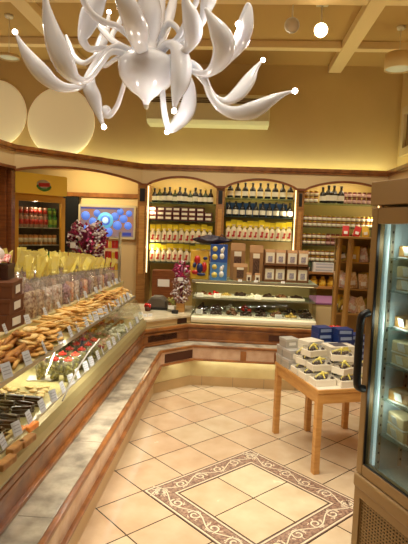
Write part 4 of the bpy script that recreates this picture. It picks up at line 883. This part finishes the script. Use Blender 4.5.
bk = thing('black_cloth_bag', 'crumpled black bag lying across the tops of the blue box and carrier', 'bag', (AY(213, 240, 5.68).x, 5.68, TZ+.402))
b = MB(); n = 22; mI = 9; vs = []
for j in range(mI):
    v = j/(mI-1)
    for i in range(n):
        a = 2*PI*i/n; rr = (1+.22*math.sin(3*a+2*v)+.12*math.sin(7*a+5*v))*math.sin(PI*(.12+.86*v)); vs.append((.20*rr*math.cos(a)-.03, .065*rr*math.sin(a), .085*v**.8+.02*math.sin(5*a)*v))
b.add(vs, [(j*n+i, j*n+(i+1) % n, (j+1)*n+(i+1) % n, (j+1)*n+i) for j in range(mI-1) for i in range(n)]+[list(range(n))[::-1], [(mI-1)*n+i for i in range(n)]], 0, True)
b.build('bag_body', mat('black_cloth', (40, 26, 44), .5), bk)
b = MB(); b.tube([(.05, 0, .06), (.10, -.02, .11), (.15, -.01, .07)], .006, 6); b.build('handle', mat('black_cloth', 0), bk)
# ------------------------------------------------------------------ corner worktop
cw = thing('corner_worktop', 'cream corner worktop with pale marble top between the two cases', 'worktop', (0, 0, 0))
PC = [(-.878, 5.03), (-.462, 5.46), (-.462, 6.05), (-1.25, 6.05), (-1.25, 5.03)]
b = MB(); b.prism(PC, .637, .70); b.prism([(-1.02, 5.25), (-.62, 5.62), (-.62, 6.05), (-1.25, 6.05), (-1.25, 5.25)], 0, .637); b.build('cabinet_body', cream, cw)
b = MB(); b.prism([(-.868, 5.0), (-.456, 5.425), (-.456, 6.07), (-1.30, 6.07), (-1.30, 5.03)], .70, .725); b.build('marble_top', mat('pale_marble', (226, 214, 184), .2, col2=(196, 182, 150), nscale=6), cw, bevel=.003)
d_ = (Vector((-.462, 5.46, 0))-Vector((-.878, 5.03, 0))).normalized(); nn_ = Vector((d_.y, -d_.x, 0)); M = Matrix((d_, -nn_, Vector((0, 0, 1)))).transposed()
b = MB(); b.obox(Vector((-.878, 5.03, .665))+d_*.48+nn_*.0, (.13, .012, .055), M); b.build('dark_vent', mat('vent_dark', (70, 42, 26), .7), cw)
def on(px, py, y): q = AY(px, py, y); return (q.x, y, .725)
rg = thing('register_cover', 'dark grey rounded machine lid on the corner worktop', 'machine', on(158, 300, 5.75))
b = MB(); b.prism([(-.10, 0), (-.11, .09), (-.06, .15), (.05, .15), (.11, .10), (.12, 0)], -.1, .1, lambda x, y, z: (x, z, y)); b.build('hood', mat('hood_grey', (88, 78, 66), .5), rg, bevel=.02); b = MB(); b.box(-.115, .125, -.11, .11, 0, .03); b.build('base_tray', dark, rg)
cj = thing('sweet_jar', 'clear jar of yellow-green sweets with white card before the candy tree', 'jar', on(172, 303, 5.62))
b = MB(); b.lathe([(.05, 0), (.058, .02), (.058, .12), (.045, .15), (.040, .15), (.052, .118), (.050, .02)], n=18); b.build('jar_body', glass, cj)
b = MB(); 
for j in range(60): a = random.random()*6.28; rr = .040*math.sqrt(random.random()); b.ball((rr*math.cos(a), rr*math.sin(a), .02+.13*random.random()), .011, 6)
b.build('sweets', mat('lime_sweets', (190, 184, 96), .5, noise=.3, nscale=20), cj); b = MB(); b.box(-.035, .035, -.064, -.062, .03, .075); b.build('price_card', whitep, cj)
b = MB(); b.box(-.035, .035, -.03, .03, 0, .035); o = b.build('black_box', dark, bevel=.005); o.location = on(175, 312, 5.43+.05); tag(o, 'small black box at the foot of the candy tree', 'box')
rb = thing('sweet_pot', 'small pot of red wrapped sweets at the far end of the left case', 'pot', on(148, 300, 5.55))
b = MB(); b.lathe([(.03, 0), (.04, .05), (.037, .05)], n=14); b.build('pot', mat('dark_basket', 0), rb)
b = MB()
for j in range(22): a = random.random()*6.28; rr = .035*random.random(); b.ball((rr*math.cos(a), rr*math.sin(a), .05+.025*random.random()), .012, 6)
b.build('sweets', mat('cherry_red', 0), rb)
for i, (px, py, y) in enumerate(((145, 315, 5.18), (150, 320, 5.22), (141, 309, 5.3))):
    put(ctag, on(px, py, y), .3, 'folded white price card at the left of the corner worktop, %s one' % ('front', 'right', 'rear')[i], 'price cards on the corner worktop', .6)
ctp = on(180.5, 312, 5.62)
cj2 = thing('candy_tree', 'tall candy tree of pink and white wrapped sweets in wooden pot', 'candy tree', ctp)
b = MB(); b.prism([(-.045, -.045), (.045, -.045), (.045, .045), (-.045, .045)], 0, .10); b.build('wooden_pot', beech, cj2, bevel=.004)
b = MB(); b.tube([(0, 0, .10), (0, 0, .55)], .02, 10); b.build('stem', plumf, cj2)
def cluster(z0, z1, rx, n, m1, nm):
    b = MB()
    for i in range(n):
        t = random.random(); a = random.random()*6.28; z = z0+(z1-z0)*t; rr = rx*math.sqrt(max(.05, 1-(2*t-1)**2))*random.uniform(.7, 1.05)
        c = Vector((rr*math.cos(a), rr*math.sin(a), z)); d = Vector((random.uniform(-1, 1), random.uniform(-1, 1), random.uniform(-1, 1))).normalized()
        b.tube([c-d*.024, c-d*.012, c-d*.011, c+d*.011, c+d*.012, c+d*.024], [.010, .003, .009, .009, .003, .010], 6, smooth=False)
    b.build(nm, m1, cj2)
cluster(.09, .42, .105, 110, mat('speckled_wrap', (190, 150, 130), .4, col2=(110, 50, 50), nscale=60), 'mixed_sweets'); cluster(.09, .42, .105, 60, whitef, 'white_sweets'); cluster(.36, .56, .09, 80, pinkf, 'pink_sweets'); cluster(.36, .56, .07, 20, whitef, 'white_top_sweets')
b = MB(); b.box(-.03, .03, -.125, -.122, .36, .40); b.build('price_card', whitep, cj2)
bsh = thing('dark_parcel', 'dark parcel with white label behind the candy tree', 'parcel', (AY(166, 285, 6.9).x, 6.9, 0))
b = MB(); b.box(-.18, .16, -.1, .12, 0, 1.08); b.build('stand_body', dwood, bsh); b = MB(); b.box(-.10, .06, -.104, -.10, .86, .96); b.build('paper_label', whitep, bsh)
# ------------------------------------------------------------------ right ladder rack with packets
RW = mat('rack_wood', (168, 126, 64), .45)
lr = thing('ladder_rack', 'leaning wooden ladder rack with plank top beside the freezer', 'rack', (0, 0, 0))
b = MB(); b.beam(AY(340.5, 238, 5.3), AY(330, 345, 5.3-.02)-Vector((0, 0, .52)), .045, .03); b.build('side_post', mat('rack_wood', (168, 126, 64), .45), lr, bevel=.003)
b = MB(); b.beam(AY(351.5, 238, 5.2), AY(341, 345, 5.18)-Vector((0, 0, .52)), .055, .035); b.build('side_post', mat('rack_wood', 0), lr, bevel=.003)
q1 = AY(336, 236, 5.25); b = MB(); b.box(q1.x, q1.x+.62, 5.14, 5.56, q1.z-.022, q1.z); b.build('top_plank', mat('rack_wood', 0), lr, bevel=.003)
SHZ = [1.38, 1.10, .84]
for z in SHZ: b = MB(); b.box(q1.x+.06, q1.x+.62, 5.29, 5.56, z-.015, z); b.build('shelf_board', mat('rack_wood', (168, 126, 64), .45), lr)
b = MB(); b.box(q1.x+.06, q1.x+.62, 5.56, 5.58, 0, q1.z-.023); b.build('back_board', mat('olive_board', (150, 120, 70), .6), lr)
pkc = [('red', red), ('white', mat('packet_white', (236, 228, 212), .4, col2=(214, 150, 130), nscale=60)), ('cream', mat('packet_cream', (230, 210, 176), .4, col2=(196, 150, 100), nscale=60)), ('black', mat('packet_black', (50, 38, 40), .4, col2=(200, 170, 60), nscale=18)), ('golden', yp)]
pks = []
for nm, m1 in pkc:
    r = thing('snack_packet', '', 'packet'); b = MB(); b.prism([(-.022, 0), (.022, 0), (.026, .06), (.004, .15), (-.004, .15), (-.026, .06)], -.045, .045, lambda x, y, z: (z, x, y)); b.build('packet_body', m1, r, bevel=.003)
    b = MB(); b.box(-.025, .025, -.029, -.026, .03, .07); b.build('paper_label', whitep, r); pks.append(r)
seq = [[0, 0, 4, 1, 0], [3, 4, 1, 3, 2], [1, 2, 2, 3, 2], [3, 1, 2, 2, 1]]
for ri, z in enumerate([q1.z]+SHZ):
    for j in range(5):
        c = seq[ri][j]
        for lay in ((0,) if ri == 0 else (0, 1)):
            put(pks[c if lay == 0 else (c+1) % 5], (q1.x+.12+.105*j, 5.37+.11*lay, z), (random.uniform(-.2, .05), random.uniform(-.3, .3), random.uniform(-.6, .6)), '%s snack packet, %s from left, %s row, %s of the ladder rack' % (pkc[c if lay == 0 else (c+1) % 5][0], ORD[j], ('front', 'rear')[lay], ('plank top', 'upper shelf', 'middle shelf', 'lower shelf')[ri]), 'packets on the ladder rack', random.uniform(1.0, 1.2) if ri else .75)
# ------------------------------------------------------------------ table with gift boxes
A_ = Vector((.600, 3.385, 0)); ea = Vector((-.31, .951, 0)).normalized(); eb = Vector((ea.y, -ea.x, 0)); trz = math.atan2(eb.y, eb.x)
def mk_table(w_):
    t = thing('gift_table', '', 'table'); b = MB(); b.box(0, w_, 0, .76, .572, .60); b.build('table_top', beech, t, bevel=.004); b = MB(); b.box(.012, w_-.012, .012, .748, .5995, .6008); b.build('top_laminate', mat('table_laminate', (232, 222, 204), .25), t)
    b = MB(); b.box(.01, w_-.01, .01, .03, .50, .572); b.box(.01, w_-.01, .73, .75, .50, .572); b.box(.01, .03, .03, .73, .50, .572); b.box(w_-.03, w_-.01, .03, .73, .50, .572); b.build('apron', beech, t)
    for x, y in ((.004, .004), (.004, .711), (.29, .711), (w_-.049, .004), (w_-.049, .711)): b = MB(); b.box(x, x+.045, y, y+.045, 0, .572); b.build('leg', beech, t, bevel=.003)
    return t
tb = mk_table(.69)
put(tb, A_, trz, 'light wooden table with square legs carrying the gift boxes beside the display fridge')
def TL(s, t, z): return A_+ea*t+eb*s+Vector((0, 0, z+.001))
silv = mat('silver_card', (190, 186, 178), .35, metal=.3); whb = mat('gift_white', (236, 226, 204), .5)
sbx = thing('silver_box', '', 'box'); b = MB(); b.box(-.055, .055, -.055, .055, 0, .068); b.build('box_body', silv, sbx, bevel=.003); b = MB(); b.box(-.058, .058, -.058, .058, .050, .072); b.build('box_lid', mat('silver_lid', (206, 202, 196), .3, metal=.3), sbx, bevel=.003); b = MB(); b.box(-.03, .03, -.0595, -.058, .02, .045); b.build('paper_label', whitep, sbx)
gb = thing('window_gift_box', '', 'box'); b = MB(); b.box(-.08, .08, -.055, .055, 0, .045); b.build('box_body', whb, gb, bevel=.003)
b = MB(); 
for i in range(14): b.ball((random.uniform(-.06, .06), random.uniform(-.035, .035), .048+random.random()*.01), .013, 7)
b.build('chocolates', choc, gb)
b = MB(); b.tube([(-.07, -.03, .062), (-.02, 0, .075), (.03, .01, .072), (.07, .04, .060)], .009, 7, flat=.4); b.tube([(-.01, -.05, .058), (0, 0, .078), (.01, .05, .058)], .008, 7, flat=.4); b.ball((0, 0, .08), .014, 8); b.build('ribbon', yelr, gb)
b = MB(); b.box(-.07, .07, -.045, .045, .046, .070); b.build('film', cello, gb)
n = 0
for lay, pts in enumerate((((.06, .70), (.06, .57), (.18, .70)), ((.065, .70), (.07, .58), (.18, .69)), ((.07, .66),))):
    for s, t in pts: put(sbx, TL(s, t, .60+.073*lay), trz+random.uniform(-.15, .15), 'silver card box in the stack at the far left table corner, %s layer, %s' % (('bottom', 'middle', 'top')[lay], ('corner one', 'near one', 'right one')[pts.index((s, t))]), 'silver boxes on the table')
GBX = [(.09, .42, 0), (.09, .28, 0), (.10, .13, 0), (.27, .08, 0), (.27, .22, 0), (.45, .08, 0), (.46, .22, 0),
       (.12, .40, 1), (.13, .24, 1), (.27, .13, 1), (.28, .28, 1), (.45, .14, 1), (.14, .36, 2), (.28, .20, 2), (.13, .53, 1)]
for i, (s, t, l) in enumerate(GBX):
    put(gb, TL(s, t, .60+.075*l), trz+random.uniform(-.45, .45), 'white gift box with yellow ribbon, %s layer, %s of the pile' % (('bottom', 'middle', 'top')[l], ORD[i]), 'ribboned gift boxes on the table')
lg = thing('large_white_box', 'large upright white box with yellow band and dark picture on table', 'box', TL(.40, .46, .60), trz)
b = MB(); b.box(-.11, .11, -.08, .08, 0, .20); b.build('box_body', whb, lg, bevel=.003); b = MB(); b.box(-.06, .05, -.06, .05, .20, .203); b.build('picture', mat('pic_grey', (90, 84, 90), .5), lg); b = MB(); b.box(.0, .04, -.083, -.08, 0, .20); b.build('yellow_band', yelr, lg)
nb = mk_box('blue_gift_box', mat('royal_blue_card', (34, 56, 120), .4), mat('pale_blue_label', (150, 170, 210), .5), .13, .12, .05)
i = 0
for (s, t, nl) in ((.36, .66, 6), (.50, .70, 5), (.50, .58, 6), (.63, .60, 5)):
    for l in range(nl): put(nb, TL(s, t, .60+.051*l), trz+random.uniform(-.12, .12), 'navy blue gift box, %s from the bottom in the %s blue stack' % (ORD[l], ('left', 'rear', 'middle', 'right')[i]), 'blue gift boxes on the table')
    i += 1
fw_ = mk_box('flat_white_box', whb, greyt, .16, .14, .03)
for l in range(7): put(fw_, TL(.22, .58, .60+.031*l), trz+random.uniform(-.1, .1)+.3, 'flat white box, %s from the bottom of the stack between silver and blue boxes' % ORD[l], 'flat white boxes on the table')
rbw = tag((lambda b: ([b.tube([(0, 0, .0), (.04*math.cos(a), .03*math.sin(a), .035), (.075*math.cos(a), .05*math.sin(a), .02)], [.006, .014, .004], 6) for a in [j*.9 for j in range(7)]], b.build('red_bow', mat('cherry_red', 0)))[1])(MB()), 'shiny red ribbon bow lying on top of the blue gift boxes', 'bow')
rbw.location = TL(.50, .70, .60+.256)
# ------------------------------------------------------------------ display freezer at the right
FA = Vector((.655, 2.5, 0)); faz = math.radians(22); fd_ = Vector((math.sin(faz), -math.cos(faz), 0)); fz = math.atan2(fd_.y, fd_.x)
bz = mat('bronze_paint', (146, 116, 70), .45, metal=.15); frl = mat('freezer_lining', (190, 208, 210), .35)
fq = thing('upright_display_fridge', 'tall bronze upright display fridge with glass door at the right', 'fridge', FA, fz)
wq, dq = .72, .66          # local x along the door, local y into the body (left of x)
ZB, ZG0, ZG1, ZT, ZH = .475, .53, 1.72, 1.80, 1.92
b = MB(); b.box(0, .03, .05, dq, .08, ZT); b.box(wq-.03, wq, .05, dq, .08, ZT); b.box(.03, wq-.03, dq-.03, dq, .08, ZT); b.box(.03, wq-.03, .05, dq-.03, .40, ZB); b.build('cabinet', bz, fq)
b = MB(); b.prism([(-.012, .0), (-.012, ZH-ZT-.008), (dq, ZH-ZT-.008), (dq, 0)], -.004, wq+.004, lambda x, y, z: (z, x, y+ZT+.008)); b.build('header', bz, fq, bevel=.004)
b = MB(); b.box(0, .046, 0, .045, ZB, ZT-.004); b.box(wq-.046, wq, 0, .045, ZB, ZT-.004); b.box(.046, wq-.046, 0, .045, ZB, ZG0); b.box(.046, wq-.046, 0, .045, ZG1, ZT-.004); dq_ = b.build('door_frame', bz, fq, bevel=.005)
b = MB(); b.box(.040, wq-.040, .016, .024, ZG0-.005, ZG1+.005); b.build('door_glass', fglass, dq_)
b = MB(); b.box(.044, .050, .003, .016, ZG0, ZG1); b.box(.044, wq-.044, .003, .016, ZG0-.004, ZG0+.004); b.build('seal', dark, dq_)
b = MB(); hp = [(.030, -.005, 1.05), (.030, -.035, 1.06), (.026, -.045, 1.09), (.026, -.048, 1.25), (.026, -.045, 1.39), (.030, -.035, 1.42), (.030, -.005, 1.43)]; b.tube(catmull([Vector((x-.0, y, z-.14)) for x, y, z in hp], 4), .019, 10); b.build('handle', dark, dq_)
b = MB(); b.box(-.006, wq+.006, -.010, .05, .40, ZB-.004); b.build('base_rail', bz, fq, bevel=.012)
# base with perforated vent
b = MB(); b.box(0, .045, .0, .05, .06, .40); b.box(wq-.045, wq, 0, .05, .06, .40); b.box(.045, wq-.045, 0, .05, .06, .09); b.box(.045, wq-.045, 0, .05, .355, .40); b.box(0, wq, .02, dq, 0, .06); b.build('plinth', bz, fq)
b = MB()
nxs = 30
for i in range(nxs+1): x = .045+(wq-.09)*i/nxs; b.box(x-.0042, x+.0042, .012, .016, .09, .355)
for i in range(17): z = .09+.265*i/16; b.box(.045, wq-.045, .0105, .0125, z-.0036, z+.0036)
b.build('vent_grille', bz, fq)
b = MB(); b.box(.03, wq-.03, .06, .07, .085, .39); b.build('vent_backing', black, fq)
# lining, shelf strips, lights
b = MB(); b.box(.031, .038, .05, dq-.04, ZB+.002, ZT-.01); b.box(wq-.038, wq-.031, .05, dq-.04, ZB+.002, ZT-.01); b.box(.031, wq-.031, dq-.045, dq-.032, ZB+.002, ZT-.01); b.box(.038, wq-.038, .05, dq-.045, ZB, ZB+.008); b.box(.038, wq-.038, .05, dq-.045, ZT-.018, ZT-.01); b.build('lining', frl, fq)
for yy in (.085, .22):
    b = MB(); b.box(.038, .046, yy, yy+.02, ZB+.02, ZT-.03); st = b.build('shelf_strip', metal, fq)
    b = MB()
    for j in range(26): b.box(.046, .0465, yy+.006, yy+.014, ZB+.05+j*.048, ZB+.062+j*.048)
    b.build('strip_slot', dark, st)
b = MB(); b.tube([(.055, .06, ZB+.05), (.055, .06, ZT-.05)], .007, 8); b.build('light_tube', mat('cool_tube', (225, 240, 240), .5, emit=1.0), fq)
R4 = Matrix.Rotation(fz, 3, 'Z')
for z in (.85, 1.25, 1.62): light('POINT', 'display_fridge_light', FA+R4@Vector((.12, .09, z)), .9, (1, .98, .9), .04)
FS = [.68, .86, 1.04, 1.22, 1.40, 1.56]
for z in FS:
    b = MB(); b.box(.05, wq-.05, .09, dq-.06, z-.006, z); b.build('glass_shelf', shelfg, fq)
kp = [('golden', mat('cake_gold', (204, 158, 76), .5, col2=(170, 112, 50), nscale=20)), ('brown', mat('cake_brown', (120, 80, 44), .5, col2=(90, 54, 30), nscale=20)), ('cream', mat('cake_cream', (214, 190, 146), .5)), ('amber', mat('cake_amber', (170, 110, 60), .5, noise=.3))]
def mk_pack(nm, m1):
    r = thing(nm, '', 'cake'); b = MB(); b.prism(rrect(-.055, .055, -.075, .075, .012), 0, .055); b.build('cake_body', m1, r, bevel=.006); b = MB(); b.box(-.055, .055, -.075, .075, -.006, -.0005); o = b.build('cake_board', whitep, r)
    b = MB(); M = Matrix.Rotation(-.3, 3, 'Y'); b.obox((-.062, 0, .03), (.002, .045, .045), M); b.build('price_card', whitep, r); return r
packs = [mk_pack('boxed_cake', m1) for _, m1 in kp]
for si, z in enumerate([ZB+.008]+FS):
    for j in range(4):
        for kk in range(2):
            c = (si*2+j+kk) % 4
            if si == 0 and j < 2: continue
            stack = 1 if si in (0, 6) else (2 if (j+si) % 2 else 1)
            for l in range(stack):
                put(packs[c], FA+R4@Vector((.135+.142*j, .165+.19*kk, z+.0065+.062*l)), fz+PI/2+random.uniform(-.15, .15), '%s cake, %s from left, %s, %s, %s shelf of display fridge' % (kp[c][0], ORD[j], ('front', 'rear')[kk], ('lower', 'upper')[l], ('floor', 'lowest', 'second', 'third', 'fourth', 'fifth', 'top')[si]), 'cakes in the display fridge', .95)
